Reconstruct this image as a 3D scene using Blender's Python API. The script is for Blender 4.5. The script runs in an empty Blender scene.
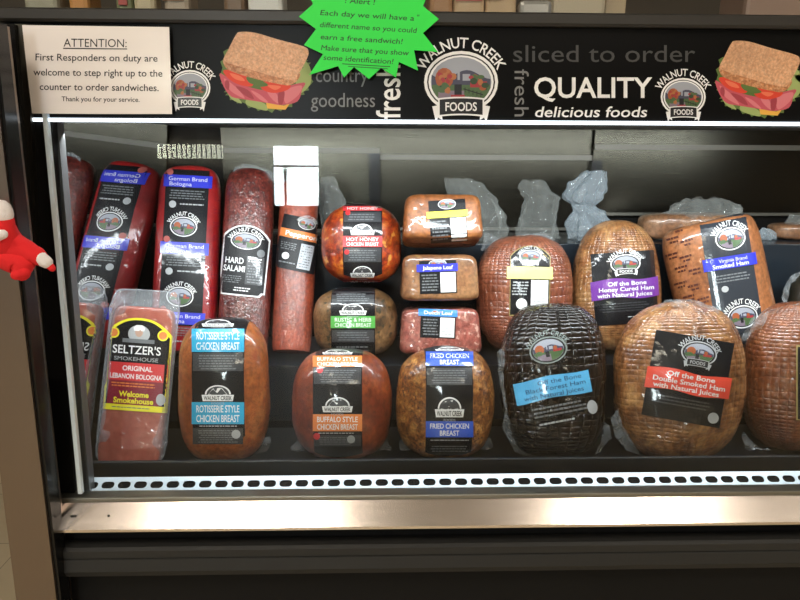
import bpy, bmesh, math, random
import numpy as np
from mathutils import Vector, Matrix, Euler, noise
from mathutils.bvhtree import BVHTree

random.seed(7)
sc = bpy.context.scene
COL = sc.collection
R = math.radians

# ------------------------------------------------------------------ camera
F = 610.0
CAM = Vector((0, 0, 1.30))
PITCH, YAW, ROLL = 14.0, 1.5, 0.26
cd = bpy.data.cameras.new('camera')
cam = bpy.data.objects.new('camera', cd)
COL.objects.link(cam)
cd.sensor_width = 36.0
cd.lens = F / 800 * 36.0
cd.clip_start = 0.02
CR = (Matrix.Rotation(R(-YAW), 3, 'Z') @ Matrix.Rotation(R(90 - PITCH), 3, 'X') @ Matrix.Rotation(R(ROLL), 3, 'Z'))
cam.matrix_world = Matrix.Translation(CAM) @ CR.to_4x4()
sc.camera = cam

# ------------------------------------------------------------------ light
w = bpy.data.worlds.new('world')
sc.world = w
w.use_nodes = True
w.node_tree.nodes['Background'].inputs[0].default_value = (1.0, 0.93, 0.85, 1)
w.node_tree.nodes['Background'].inputs[1].default_value = 0.12
sc.view_settings.view_transform = 'Standard'
sc.view_settings.look = 'None'
sc.view_settings.gamma = 1.0
sc.view_settings.use_curve_mapping = False
sc.view_settings.exposure = 0.0
LED_POWER = 12.0
TROFFER_POWER = 18.0
TROFFER_EMIT = 9.0


def area(name, loc, size, size_y, power, color, rot):
    l = bpy.data.lights.new(name, 'AREA')
    l.shape = 'RECTANGLE'
    l.size, l.size_y, l.energy, l.color = size, size_y, power, color
    o = bpy.data.objects.new(name, l)
    o.location = loc
    o.rotation_euler = rot
    COL.objects.link(o)
    return o


def troffer_light(x, y, sx, sy, p=1.0):
    area('ceiling_lamp_light', (x, y, 2.93), sx, sy, TROFFER_POWER * p, (1.0, 0.89, 0.75), (0, 0, 0))


TROFFERS = [(-0.80, -0.42, 0.62, 0.5), (1.46, -0.42, 0.34, 0.5), (-0.9, -3.2, 1.2, 0.5), (1.6, -3.2, 1.2, 0.5), (-3.0, -0.8, 1.2, 0.5), (3.6, -0.8, 1.2, 0.5)]
for t in TROFFERS:
    troffer_light(*t)
# the LED tube behind the header lights the goods
area('led_light', (0.33, 1.075, 1.325), 1.8, 0.03, LED_POWER, (0.90, 0.96, 1.0), (R(30), 0, 0))


# ------------------------------------------------------------------ projection helpers
def ray(px, py):
    v = Vector(((px - 400) / F, -(py - 300) / F, -1.0))
    return (CR @ v)


def at(px, py, Y):
    d = ray(px, py)
    return CAM + d * (Y / d.y)


def proj(p):
    v = CR.transposed() @ (Vector(p) - CAM)
    return (400 + F * v.x / -v.z, 300 - F * v.y / -v.z, -v.z)


# ------------------------------------------------------------------ materials
MATS = {}


def crease(m, scale=20, strength=0.22):
    t, N, L, b = nt(m)
    tc = N.new('ShaderNodeTexCoord')
    nz = N.new('ShaderNodeTexNoise')
    nz.noise_type = 'RIDGED_MULTIFRACTAL'
    nz.inputs['Scale'].default_value = scale
    nz.inputs['Detail'].default_value = 2
    nz.inputs['Distortion'].default_value = 0.8
    L.new(tc.outputs['Object'], nz.inputs['Vector'])
    bp = N.new('ShaderNodeBump')
    bp.inputs['Strength'].default_value = strength
    bp.inputs['Distance'].default_value = 0.006
    L.new(nz.outputs['Fac'], bp.inputs['Height'])
    L.new(bp.outputs['Normal'], b.inputs['Coat Normal'])
    b.inputs['Coat Weight'].default_value = 0.65
    b.inputs['Coat Roughness'].default_value = 0.08
    return m


def nt(m):
    m.use_nodes = True
    t = m.node_tree
    return t, t.nodes, t.links, t.nodes['Principled BSDF']


def M(name, col=(0.5, 0.5, 0.5), rough=0.5, metal=0.0, coat=0.0, emit=0.0, spec=None, bump=None):
    if name in MATS:
        return MATS[name]
    m = bpy.data.materials.new(name)
    t, N, L, b = nt(m)
    b.inputs['Base Color'].default_value = (*col, 1)
    b.inputs['Roughness'].default_value = rough
    b.inputs['Metallic'].default_value = metal
    b.inputs['Coat Weight'].default_value = coat
    b.inputs['Coat Roughness'].default_value = 0.12
    if spec is not None:
        b.inputs['Specular IOR Level'].default_value = spec
    if emit:
        b.inputs['Emission Color'].default_value = (*col, 1)
        b.inputs['Emission Strength'].default_value = emit
    if bump:
        tc = N.new('ShaderNodeTexCoord')
        nz = N.new('ShaderNodeTexNoise')
        nz.inputs['Scale'].default_value = bump[0]
        nz.inputs['Detail'].default_value = 4
        bp = N.new('ShaderNodeBump')
        bp.inputs['Strength'].default_value = bump[1]
        bp.inputs['Distance'].default_value = bump[2] if len(bump) > 2 else 0.002
        L.new(tc.outputs['Object'], nz.inputs['Vector'])
        L.new(nz.outputs['Fac'], bp.inputs['Height'])
        L.new(bp.outputs['Normal'], b.inputs['Normal'])
        if coat:
            L.new(bp.outputs['Normal'], b.inputs['Coat Normal'])
    MATS[name] = m
    return m


def meat(name, cols, scale=18, bump=0.3, net=0, coat=0.8, fleck=None, crinkle=0.35, rough=0.42, stretch=(1, 1, 1), grain=(110, 0.35), micro=0.0):
    """mottled meat under a clear vacuum film; net = netting dents per metre"""
    if name in MATS:
        return MATS[name]
    m = bpy.data.materials.new(name)
    t, N, L, b = nt(m)
    tc = N.new('ShaderNodeTexCoord')
    mp = N.new('ShaderNodeMapping')
    mp.inputs['Scale'].default_value = stretch
    L.new(tc.outputs['Object'], mp.inputs['Vector'])
    nz = N.new('ShaderNodeTexNoise')
    nz.inputs['Scale'].default_value = scale
    nz.inputs['Detail'].default_value = 6
    nz.inputs['Roughness'].default_value = 0.65
    nz.inputs['Distortion'].default_value = 0.6
    L.new(mp.outputs[0], nz.inputs['Vector'])
    rp = N.new('ShaderNodeValToRGB')
    e = rp.color_ramp.elements
    n = len(cols)
    lo, hi = 0.34, 0.66
    e[0].position, e[0].color = lo, (*cols[0], 1)
    e[1].position, e[1].color = hi, (*cols[-1], 1)
    cols = [tuple(v ** 1.12 * 0.80 for v in c) for c in cols]
    e[0].color, e[1].color = (*cols[0], 1), (*cols[-1], 1)
    for i in range(1, n - 1):
        q = e.new(lo + (hi - lo) * i / (n - 1))
        q.color = (*cols[i], 1)
    L.new(nz.outputs['Fac'], rp.inputs['Fac'])
    # broad light and dark blotches in the meat itself
    big = N.new('ShaderNodeTexNoise')
    big.inputs['Scale'].default_value = 7
    big.inputs['Detail'].default_value = 3
    L.new(tc.outputs['Object'], big.inputs['Vector'])
    bm_ = N.new('ShaderNodeMapRange')
    bm_.inputs['From Min'].default_value = 0.3
    bm_.inputs['From Max'].default_value = 0.7
    bm_.inputs['To Min'].default_value = 0.70
    bm_.inputs['To Max'].default_value = 1.18
    L.new(big.outputs['Fac'], bm_.inputs['Value'])
    hs = N.new('ShaderNodeVectorMath')
    hs.operation = 'SCALE'
    L.new(rp.outputs['Color'], hs.inputs[0])
    L.new(bm_.outputs[0], hs.inputs['Scale'])
    colout = hs.outputs[0]
    gz = N.new('ShaderNodeTexNoise')
    gz.inputs['Scale'].default_value = grain[0]
    gz.inputs['Detail'].default_value = 3
    L.new(tc.outputs['Object'], gz.inputs['Vector'])
    gm = N.new('ShaderNodeMapRange')
    gm.inputs['From Min'].default_value = 0.3
    gm.inputs['From Max'].default_value = 0.7
    gm.inputs['To Min'].default_value = 1 - grain[1]
    gm.inputs['To Max'].default_value = 1 + grain[1]
    L.new(gz.outputs['Fac'], gm.inputs['Value'])
    gs = N.new('ShaderNodeVectorMath')
    gs.operation = 'SCALE'
    L.new(colout, gs.inputs[0])
    L.new(gm.outputs[0], gs.inputs['Scale'])
    colout = gs.outputs[0]
    if fleck:
        vz = N.new('ShaderNodeTexNoise')
        vz.inputs['Scale'].default_value = fleck[0]
        vz.inputs['Detail'].default_value = 2
        L.new(tc.outputs['Object'], vz.inputs['Vector'])
        fr = N.new('ShaderNodeValToRGB')
        fr.color_ramp.elements[0].position = fleck[2]
        fr.color_ramp.elements[0].color = (0, 0, 0, 1)
        fr.color_ramp.elements[1].position = fleck[2] + 0.08
        fr.color_ramp.elements[1].color = (1, 1, 1, 1)
        L.new(vz.outputs['Fac'], fr.inputs['Fac'])
        mx = N.new('ShaderNodeMix')
        mx.data_type = 'RGBA'
        L.new(fr.outputs['Color'], mx.inputs['Factor'])
        L.new(colout, mx.inputs['A'])
        mx.inputs['B'].default_value = (*fleck[1], 1)
        colout = mx.outputs['Result']
    L.new(colout, b.inputs['Base Color'])
    b.inputs['Roughness'].default_value = rough
    b.inputs['Coat Weight'].default_value = coat
    b.inputs['Coat Roughness'].default_value = 0.07
    hsrc = nz.outputs['Fac']
    if net:
        uv = N.new('ShaderNodeUVMap')
        sp = N.new('ShaderNodeSeparateXYZ')
        # netting wavers a little
        wn = N.new('ShaderNodeTexNoise')
        wn.inputs['Scale'].default_value = 9
        L.new(tc.outputs['Object'], wn.inputs['Vector'])
        vm = N.new('ShaderNodeVectorMath')
        vm.operation = 'SCALE'
        vm.inputs['Scale'].default_value = 0.016
        L.new(wn.outputs['Color'], vm.inputs[0])
        va = N.new('ShaderNodeVectorMath')
        L.new(uv.outputs[0], va.inputs[0])
        L.new(vm.outputs[0], va.inputs[1])
        L.new(va.outputs[0], sp.inputs[0])
        outs = []
        for ax, kk in (('X', net), ('Y', net * 1.5)):
            mu = N.new('ShaderNodeMath')
            mu.operation = 'MULTIPLY'
            mu.inputs[1].default_value = kk * math.pi
            L.new(sp.outputs[ax], mu.inputs[0])
            si = N.new('ShaderNodeMath')
            si.operation = 'SINE'
            L.new(mu.outputs[0], si.inputs[0])
            ab = N.new('ShaderNodeMath')
            ab.operation = 'ABSOLUTE'
            L.new(si.outputs[0], ab.inputs[0])
            pw = N.new('ShaderNodeMath')
            pw.operation = 'POWER'
            pw.inputs[1].default_value = 0.5
            L.new(ab.outputs[0], pw.inputs[0])
            outs.append(pw)
        mn = N.new('ShaderNodeMath')
        mn.operation = 'MULTIPLY'
        L.new(outs[0].outputs[0], mn.inputs[0])
        L.new(outs[1].outputs[0], mn.inputs[1])
        ad = N.new('ShaderNodeMath')
        ad.operation = 'ADD'
        L.new(mn.outputs[0], ad.inputs[0])
        L.new(nz.outputs['Fac'], ad.inputs[1])
        hsrc = ad.outputs[0]
    bp = N.new('ShaderNodeBump')
    bp.inputs['Strength'].default_value = bump
    bp.inputs['Distance'].default_value = 0.004
    L.new(hsrc, bp.inputs['Height'])
    L.new(bp.outputs['Normal'], b.inputs['Normal'])
    # crinkled film
    cz = N.new('ShaderNodeTexNoise')
    cz.noise_type = 'RIDGED_MULTIFRACTAL'
    cz.inputs['Scale'].default_value = 30
    cz.inputs['Detail'].default_value = 2
    cz.inputs['Distortion'].default_value = 0.8
    L.new(tc.outputs['Object'], cz.inputs['Vector'])
    b2 = N.new('ShaderNodeBump')
    b2.inputs['Strength'].default_value = crinkle
    b2.inputs['Distance'].default_value = 0.008
    L.new(cz.outputs['Fac'], b2.inputs['Height'])
    if net:
        L.new(bp.outputs['Normal'], b2.inputs['Normal'])
    last = b2
    if micro:
        mz = N.new('ShaderNodeTexNoise')
        mz.inputs['Scale'].default_value = 190
        mz.inputs['Detail'].default_value = 1
        L.new(tc.outputs['Object'], mz.inputs['Vector'])
        b3 = N.new('ShaderNodeBump')
        b3.inputs['Strength'].default_value = micro
        b3.inputs['Distance'].default_value = 0.004
        L.new(mz.outputs['Fac'], b3.inputs['Height'])
        L.new(b2.outputs['Normal'], b3.inputs['Normal'])
        last = b3
    L.new(last.outputs['Normal'], b.inputs['Coat Normal'])
    MATS[name] = m
    return m


def film_mat(name, fac=0.16, col=(0.75, 0.80, 0.84), rough=0.16, bs=60, edge=0.5):
    m = bpy.data.materials.new(name)
    t, N, L, b = nt(m)
    out = N['Material Output']
    b.inputs['Base Color'].default_value = (*col, 1)
    b.inputs['Roughness'].default_value = rough
    b.inputs['Specular IOR Level'].default_value = 0.9
    tc = N.new('ShaderNodeTexCoord')
    nz = N.new('ShaderNodeTexNoise')
    nz.inputs['Scale'].default_value = bs
    nz.inputs['Distortion'].default_value = 2
    L.new(tc.outputs['Object'], nz.inputs['Vector'])
    bp = N.new('ShaderNodeBump')
    bp.inputs['Strength'].default_value = 0.8
    bp.inputs['Distance'].default_value = 0.006
    L.new(nz.outputs['Fac'], bp.inputs['Height'])
    L.new(bp.outputs['Normal'], b.inputs['Normal'])
    tr = N.new('ShaderNodeBsdfTransparent')
    lw = N.new('ShaderNodeLayerWeight')
    lw.inputs['Blend'].default_value = 0.35
    L.new(bp.outputs['Normal'], lw.inputs['Normal'])
    mu = N.new('ShaderNodeMath')
    mu.operation = 'MULTIPLY_ADD'
    mu.inputs[1].default_value = edge
    mu.inputs[2].default_value = fac
    mu.use_clamp = True
    L.new(lw.outputs['Facing'], mu.inputs[0])
    mx = N.new('ShaderNodeMixShader')
    L.new(mu.outputs[0], mx.inputs[0])
    L.new(tr.outputs[0], mx.inputs[1])
    L.new(b.outputs[0], mx.inputs[2])
    L.new(mx.outputs[0], out.inputs['Surface'])
    MATS[name] = m
    return m


def glass_mat(name, tint=(0.97, 0.98, 0.97), ior=1.45, haze=0.0):
    m = bpy.data.materials.new(name)
    t, N, L, b = nt(m)
    out = N['Material Output']
    tr = N.new('ShaderNodeBsdfTransparent')
    tr.inputs[0].default_value = (*tint, 1)
    gl = N.new('ShaderNodeBsdfGlossy')
    gl.inputs['Roughness'].default_value = 0.0
    fr = N.new('ShaderNodeFresnel')
    fr.inputs['IOR'].default_value = ior
    mx = N.new('ShaderNodeMixShader')
    L.new(fr.outputs[0], mx.inputs[0])
    L.new(tr.outputs[0], mx.inputs[1])
    L.new(gl.outputs[0], mx.inputs[2])
    L.new(mx.outputs[0], out.inputs['Surface'])
    if haze:
        df = N.new('ShaderNodeBsdfDiffuse')
        df.inputs[0].default_value = (0.8, 0.8, 0.8, 1)
        m2 = N.new('ShaderNodeMixShader')
        m2.inputs[0].default_value = haze
        L.new(mx.outputs[0], m2.inputs[1])
        L.new(df.outputs[0], m2.inputs[2])
        L.new(m2.outputs[0], out.inputs['Surface'])
    MATS[name] = m
    return m


def steel_mat(name, col, rough, sx=(1, 60, 60), amt=0.25, metal=1.0):
    m = bpy.data.materials.new(name)
    t, N, L, b = nt(m)
    b.inputs['Metallic'].default_value = metal
    b.inputs['Base Color'].default_value = (*col, 1)
    tc = N.new('ShaderNodeTexCoord')
    mp = N.new('ShaderNodeMapping')
    mp.inputs['Scale'].default_value = sx
    nz = N.new('ShaderNodeTexNoise')
    nz.inputs['Scale'].default_value = 14
    nz.inputs['Detail'].default_value = 5
    L.new(tc.outputs['Object'], mp.inputs['Vector'])
    L.new(mp.outputs[0], nz.inputs['Vector'])
    mr = N.new('ShaderNodeMapRange')
    mr.inputs['To Min'].default_value = rough - amt / 2
    mr.inputs['To Max'].default_value = rough + amt / 2
    L.new(nz.outputs['Fac'], mr.inputs['Value'])
    L.new(mr.outputs[0], b.inputs['Roughness'])
    bp = N.new('ShaderNodeBump')
    bp.inputs['Strength'].default_value = 0.08
    bp.inputs['Distance'].default_value = 0.001
    L.new(nz.outputs['Fac'], bp.inputs['Height'])
    L.new(bp.outputs['Normal'], b.inputs['Normal'])
    MATS[name] = m
    return m


BLACK = M('label_black', (0.012, 0.012, 0.014), 0.3, coat=0.6)
WHITE = M('print_white', (0.80, 0.80, 0.80), 0.4)
GREY = M('print_grey', (0.16, 0.17, 0.18), 0.4)
LGREY = M('print_light_grey', (0.42, 0.43, 0.44), 0.4)
CHAR = M('print_charcoal', (0.045, 0.047, 0.052), 0.35, coat=0.5)
YELLOW = M('print_yellow', (0.85, 0.75, 0.03), 0.4)
PYELLOW = M('print_pale_yellow', (0.85, 0.80, 0.25), 0.4)
CYAN = M('print_cyan', (0.03, 0.36, 0.60), 0.35, coat=0.4)
ORANGE = M('print_orange', (0.75, 0.22, 0.05), 0.35, coat=0.4)
BLUE = M('print_blue', (0.02, 0.09, 0.55), 0.35, coat=0.4)
RBLUE = M('print_royal_blue', (0.03, 0.04, 0.55), 0.35, coat=0.4)
RED = M('print_red', (0.62, 0.035, 0.04), 0.35, coat=0.4)
ORED = M('print_orange_red', (0.75, 0.07, 0.04), 0.35, coat=0.3)
GREEN = M('print_green', (0.10, 0.42, 0.08), 0.35, coat=0.4)
PURPLE = M('print_purple', (0.16, 0.03, 0.30), 0.35, coat=0.3)
MAROON = M('print_maroon', (0.22, 0.01, 0.03), 0.35, coat=0.4)
SKYB = M('print_sky_blue', (0.10, 0.42, 0.72), 0.35, coat=0.4)
FBLACK = crease(M('film_covered_black', (0.008, 0.008, 0.010), 0.4, spec=0.2))
for q_ in (CHAR, CYAN, ORANGE, BLUE, RBLUE, RED, ORED, GREEN, PURPLE, SKYB):
    crease(q_)
P_SKY = M('picture_sky', (0.34, 0.36, 0.42), 0.4)
P_HILL = M('picture_hill', (0.06, 0.06, 0.10), 0.4)
P_TREE = M('picture_autumn_tree', (0.35, 0.09, 0.03), 0.4)
LBLACK = M('log_label_black', (0.010, 0.010, 0.012), 0.4, spec=0.3)
P_TREE2 = M('picture_orange_tree', (0.42, 0.15, 0.05), 0.4)
P_GRASS2 = M('picture_dark_green', (0.03, 0.06, 0.025), 0.4)
P_GRASS = M('picture_grass', (0.07, 0.13, 0.05), 0.4)
P_PATH = M('picture_path', (0.22, 0.17, 0.22), 0.4)
P_BARN = M('picture_barn', (0.35, 0.03, 0.04), 0.4)
P_DARK = M('picture_dark', (0.01, 0.01, 0.012), 0.4)


# ------------------------------------------------------------------ object helpers
def link(o, parent=None):
    COL.objects.link(o)
    if parent is not None:
        o.parent = parent
    return o


def thing(name, label, cat, loc=(0, 0, 0), rot=(0, 0, 0), group=None):
    o = bpy.data.objects.new(name, None)
    o.empty_display_size = 0.05
    o.location = loc
    o.rotation_euler = rot
    o['label'] = label
    o['category'] = cat
    if group:
        o['group'] = group
    return link(o)


def tag(o, label, cat, group=None):
    o['label'] = label
    o['category'] = cat
    if group:
        o['group'] = group
    return o


def mesh(name, verts, faces, mats, parent=None, idx=None, smooth=False, uv=None, loc=None):
    me = bpy.data.meshes.new(name)
    me.from_pydata([tuple(v) for v in verts], [], faces)
    for m in (mats if isinstance(mats, (list, tuple)) else [mats]):
        me.materials.append(m)
    if idx is not None:
        me.polygons.foreach_set('material_index', idx)
    if smooth:
        me.polygons.foreach_set('use_smooth', [True] * len(me.polygons))
    if uv is not None:
        ul = me.uv_layers.new(name='UVMap')
        for l in me.loops:
            ul.data[l.index].uv = uv[l.vertex_index]
    me.update()
    o = bpy.data.objects.new(name, me)
    if loc is not None:
        o.location = loc
    return link(o, parent)


def from_bm(name, bm, mats, parent=None, smooth=False):
    me = bpy.data.meshes.new(name)
    bmesh.ops.recalc_face_normals(bm, faces=bm.faces)
    bm.to_mesh(me)
    bm.free()
    for m in (mats if isinstance(mats, (list, tuple)) else [mats]):
        me.materials.append(m)
    if smooth:
        me.polygons.foreach_set('use_smooth', [True] * len(me.polygons))
    return link(bpy.data.objects.new(name, me), parent)


def box_bm(bm, x0, x1, y0, y1, z0, z1, bev=0.0, mi=0):
    vs = [bm.verts.new(p) for p in ((x0, y0, z0), (x1, y0, z0), (x1, y1, z0), (x0, y1, z0), (x0, y0, z1), (x1, y0, z1), (x1, y1, z1), (x0, y1, z1))]
    fs = [bm.faces.new([vs[i] for i in q]) for q in ((0, 3, 2, 1), (4, 5, 6, 7), (0, 1, 5, 4), (1, 2, 6, 5), (2, 3, 7, 6), (3, 0, 4, 7))]
    for f in fs:
        f.material_index = mi
    if bev:
        es = list({e for f in fs for e in f.edges})
        r = bmesh.ops.bevel(bm, geom=es, offset=bev, segments=2, profile=0.5, affect='EDGES')
        for f in r['faces']:
            f.material_index = mi
    return vs


def box(name, x0, x1, y0, y1, z0, z1, m, parent=None, bev=0.0):
    bm = bmesh.new()
    box_bm(bm, x0, x1, y0, y1, z0, z1, bev)
    return from_bm(name, bm, m, parent)


def prism_x(name, prof, x0, x1, m, parent=None, smooth=False):
    """closed (y, z) profile swept along X"""
    n = len(prof)
    vs = [(x0, y, z) for y, z in prof] + [(x1, y, z) for y, z in prof]
    fs = [(i, (i + 1) % n, n + (i + 1) % n, n + i) for i in range(n)] + [tuple(range(n))[::-1], tuple(range(n, 2 * n))]
    bm = bmesh.new()
    bv = [bm.verts.new(v) for v in vs]
    for f in fs:
        bm.faces.new([bv[i] for i in f])
    return from_bm(name, bm, m, parent, smooth)


# ------------------------------------------------------------------ printed graphics
TXT = {}


def text_geo(s, bold=0.0, shear=0.0):
    key = (s, bold, shear)
    if key in TXT:
        return TXT[key]
    c = bpy.data.curves.new('t', 'FONT')
    c.body = s
    c.size = 1.0
    c.offset = bold
    c.shear = shear
    c.resolution_u = 3
    c.fill_mode = 'FRONT'
    o = bpy.data.objects.new('t', c)
    COL.objects.link(o)
    dg = bpy.context.evaluated_depsgraph_get()
    me = bpy.data.meshes.new_from_object(o.evaluated_get(dg))
    vs = np.array([v.co[:2] for v in me.vertices]) if len(me.vertices) else np.zeros((0, 2))
    fs = [tuple(p.vertices) for p in me.polygons]
    bpy.data.objects.remove(o)
    bpy.data.curves.remove(c)
    bpy.data.meshes.remove(me)
    TXT[key] = (vs, fs)
    return TXT[key]


CAPH = 0.73


class Print:
    """flat graphics in picture units (x right, y down), pressed onto a surface by build()"""

    def __init__(s, cx=0, cy=0, rot=0):
        s.cx, s.cy, s.rot = cx, cy, R(rot)
        s.parts = []
        s.mats = []

    def mi(s, m):
        if m not in s.mats:
            s.mats.append(m)
        return s.mats.index(m)

    def add(s, vs, fs, m, l):
        s.parts.append((np.array(vs, dtype=float).reshape(-1, 2), fs, s.mi(m), l))

    def rect(s, x0, y0, x1, y1, m, l=0, cell=4.0):
        nx = max(1, math.ceil(abs(x1 - x0) / cell))
        ny = max(1, math.ceil(abs(y1 - y0) / cell))
        vs = [(x0 + (x1 - x0) * i / nx, y0 + (y1 - y0) * j / ny) for j in range(ny + 1) for i in range(nx + 1)]
        fs = [(j * (nx + 1) + i, j * (nx + 1) + i + 1, (j + 1) * (nx + 1) + i + 1, (j + 1) * (nx + 1) + i) for j in range(ny) for i in range(nx)]
        s.add(vs, fs, m, l)

    def wave(s, x0, x1, top, bot, m, l=0, cell=4.0, ny=5):
        """a strip between two curves top(x), bot(x)"""
        nx = max(2, math.ceil(abs(x1 - x0) / cell))
        vs = []
        for j in range(ny + 1):
            for i in range(nx + 1):
                x = x0 + (x1 - x0) * i / nx
                vs.append((x, top(x) + (bot(x) - top(x)) * j / ny))
        fs = [(j * (nx + 1) + i, j * (nx + 1) + i + 1, (j + 1) * (nx + 1) + i + 1, (j + 1) * (nx + 1) + i) for j in range(ny) for i in range(nx)]
        s.add(vs, fs, m, l)

    def ell(s, cx, cy, rx, ry, m, l=0, rings=4, n=28, a0=0.0, a1=2 * math.pi):
        full = abs(a1 - a0 - 2 * math.pi) < 1e-6
        nn = n if full else n + 1
        vs = [(cx, cy)]
        fs = []
        for k in range(1, rings + 1):
            for i in range(nn):
                a = a0 + (a1 - a0) * i / n
                vs.append((cx + rx * k / rings * math.cos(a), cy - ry * k / rings * math.sin(a)))
        for i in range(n):
            j = (i + 1) % nn
            fs.append((0, 1 + i, 1 + j))
            for k in range(rings - 1):
                a, b = 1 + k * nn, 1 + (k + 1) * nn
                fs.append((a + i, b + i, b + j, a + j))
        s.add(vs, fs, m, l)

    def poly(s, pts, m, l=0, cut=0):
        bm = bmesh.new()
        vs = [bm.verts.new((x, y, 0)) for x, y in pts]
        f = bm.faces.new(vs)
        bmesh.ops.triangulate(bm, faces=[f])
        if cut:
            for _ in range(cut):
                bmesh.ops.subdivide_edges(bm, edges=bm.edges[:], cuts=1, use_grid_fill=False)
                bmesh.ops.triangulate(bm, faces=bm.faces[:])
        bm.verts.index_update()
        s.add([v.co[:2] for v in bm.verts], [tuple(v.index for v in f.verts) for f in bm.faces], m, l)
        bm.free()

    def text(s, t, x, y, h, m, l=2, w=None, bold=0.0, shear=0.0, rot=0, arc=None, align='c'):
        """cap height h, baseline at y, centred on x; w fits the width; arc = signed radius"""
        vs, fs = text_geo(t, bold, shear)
        if not len(vs):
            return
        v = vs.copy()
        x0, x1 = v[:, 0].min(), v[:, 0].max()
        k = h / CAPH
        kx = k if w is None else w / (x1 - x0)
        off = (x0 + x1) / 2 if align == 'c' else x0
        X = (v[:, 0] - off) * kx
        Yv = -v[:, 1] * k
        if arc:
            a = X / arc
            rr = arc - Yv * 1.0
            X2 = np.sin(a) * rr
            Y2 = arc - np.cos(a) * rr
            X, Yv = X2, Y2
        if rot:
            c, sn = math.cos(R(rot)), math.sin(R(rot))
            X, Yv = X * c - Yv * sn, X * sn + Yv * c
        s.add(np.stack([X + x, Yv + y], 1), fs, m, l)

    def lines(s, x0, y0, x1, y1, n, m, l=1, th=0.45):
        """unreadably small print: rows of little dashes"""
        rh = (y1 - y0) / n
        for i in range(n):
            x = x0 + random.uniform(0, (x1 - x0) * 0.08)
            y = y0 + (i + 0.25) * rh
            end = x1 - random.uniform(0, (x1 - x0) * 0.15)
            while x < end:
                q = min(end, x + random.uniform(1.5, 5))
                s.rect(x, y, q, y + rh * th, m, l, cell=5)
                x = q + 0.7

    def foliage(s, cx, cy, a, b, l):
        rnd = random.Random(5)
        for i in range(26):
            an = rnd.uniform(2.3, 4.0) if i < 16 else rnd.uniform(-0.5, 0.9)
            q = rnd.uniform(0.35, 0.82)
            x, y = cx + a * q * math.cos(an), cy - b * q * math.sin(an) * 0.8
            m = (P_TREE, P_TREE2, P_GRASS, P_BARN, P_GRASS2)[rnd.randrange(5)]
            s.ell(x, y, a * rnd.uniform(0.06, 0.13), b * rnd.uniform(0.07, 0.14), m, l + 0.05 * i, 1, 10)
        for i in range(5):
            x = cx + a * (0.12 + 0.13 * i)
            s.rect(x, cy + b * (0.22 + 0.05 * i), x + a * 0.02, cy + b * (0.42 + 0.05 * i), P_DARK, l + 2)
        s.poly([(cx + a * 0.08, cy + b * 0.26), (cx + a * 0.72, cy + b * 0.50), (cx + a * 0.72, cy + b * 0.54), (cx + a * 0.08, cy + b * 0.30)], P_DARK, l + 2)
        s.rect(cx - a * 0.34, cy + b * 0.52, cx + a * 0.12, cy + b * 0.60, P_BARN, l + 3)

    def oval(s, cx, cy, w, h, l=1, foods=True, name=True, th=None, small=False, ring=WHITE):
        """the oval farm emblem: ring, landscape, lettering on an arc and a ribbon below"""
        rx, ry = w / 2, h / 2
        s.ell(cx, cy, rx, ry, ring, l)
        s.ell(cx, cy, rx * 0.92, ry * 0.90, BLACK, l + 1)
        if not small:
            s.ell(cx, cy, rx * 0.88, ry * 0.86, ring, l + 2)
        a, b = rx * 0.82, ry * 0.80
        s.ell(cx, cy, a, b, P_SKY, l + 3)
        hor = lambda x: max(-1, min(1, (x - cx) / a))
        low = lambda x: cy + b * math.sqrt(max(0, 1 - hor(x) ** 2)) * 0.985
        s.wave(cx - a * 0.97, cx + a * 0.97, lambda x: min(low(x), cy - b * 0.30 - b * 0.18 * math.sin((x - cx) / a * 4 + 0.8)), low, P_HILL, l + 4)
        s.wave(cx - a * 0.96, cx + a * 0.96, lambda x: min(low(x), cy + b * 0.12), low, P_GRASS, l + 5)
        s.wave(cx - a * 0.75, cx + a * 0.1, lambda x: min(low(x), cy + b * 0.35), low, P_PATH, l + 6)
        s.ell(cx - a * 0.55, cy - b * 0.15, a * 0.30, b * 0.42, P_TREE, l + 6, 2, 14)
        s.ell(cx - a * 0.62, cy + b * 0.22, a * 0.24, b * 0.22, P_GRASS, l + 7, 2, 14)
        s.rect(cx + a * 0.30, cy - b * 0.02, cx + a * 0.85, cy + b * 0.22, P_BARN, l + 6)
        s.ell(cx + a * 0.45, cy - b * 0.12, a * 0.13, b * 0.2, P_TREE, l + 7, 2, 12)
        s.rect(cx - a * 0.22, cy + b * 0.10, cx + a * 0.02, cy + b * 0.62, P_DARK, l + 8)
        s.rect(cx - a * 0.12, cy - b * 0.45, cx - a * 0.04, cy - b * 0.08, P_SKY, l + 7)
        s.rect(cx + a * 0.05, cy - b * 0.32, cx + a * 0.30, cy - b * 0.05, P_SKY, l + 7)
        if w > 40:
            s.foliage(cx, cy, a, b, l + 7)
        if name:
            t = th or h * 0.20
            rr = rx * 1.10
            s.text('WALNUT CREEK', cx, cy - ry - t * 0.28, t, ring, l + 2, w=w * 1.22, bold=0.012, arc=rr)
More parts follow.
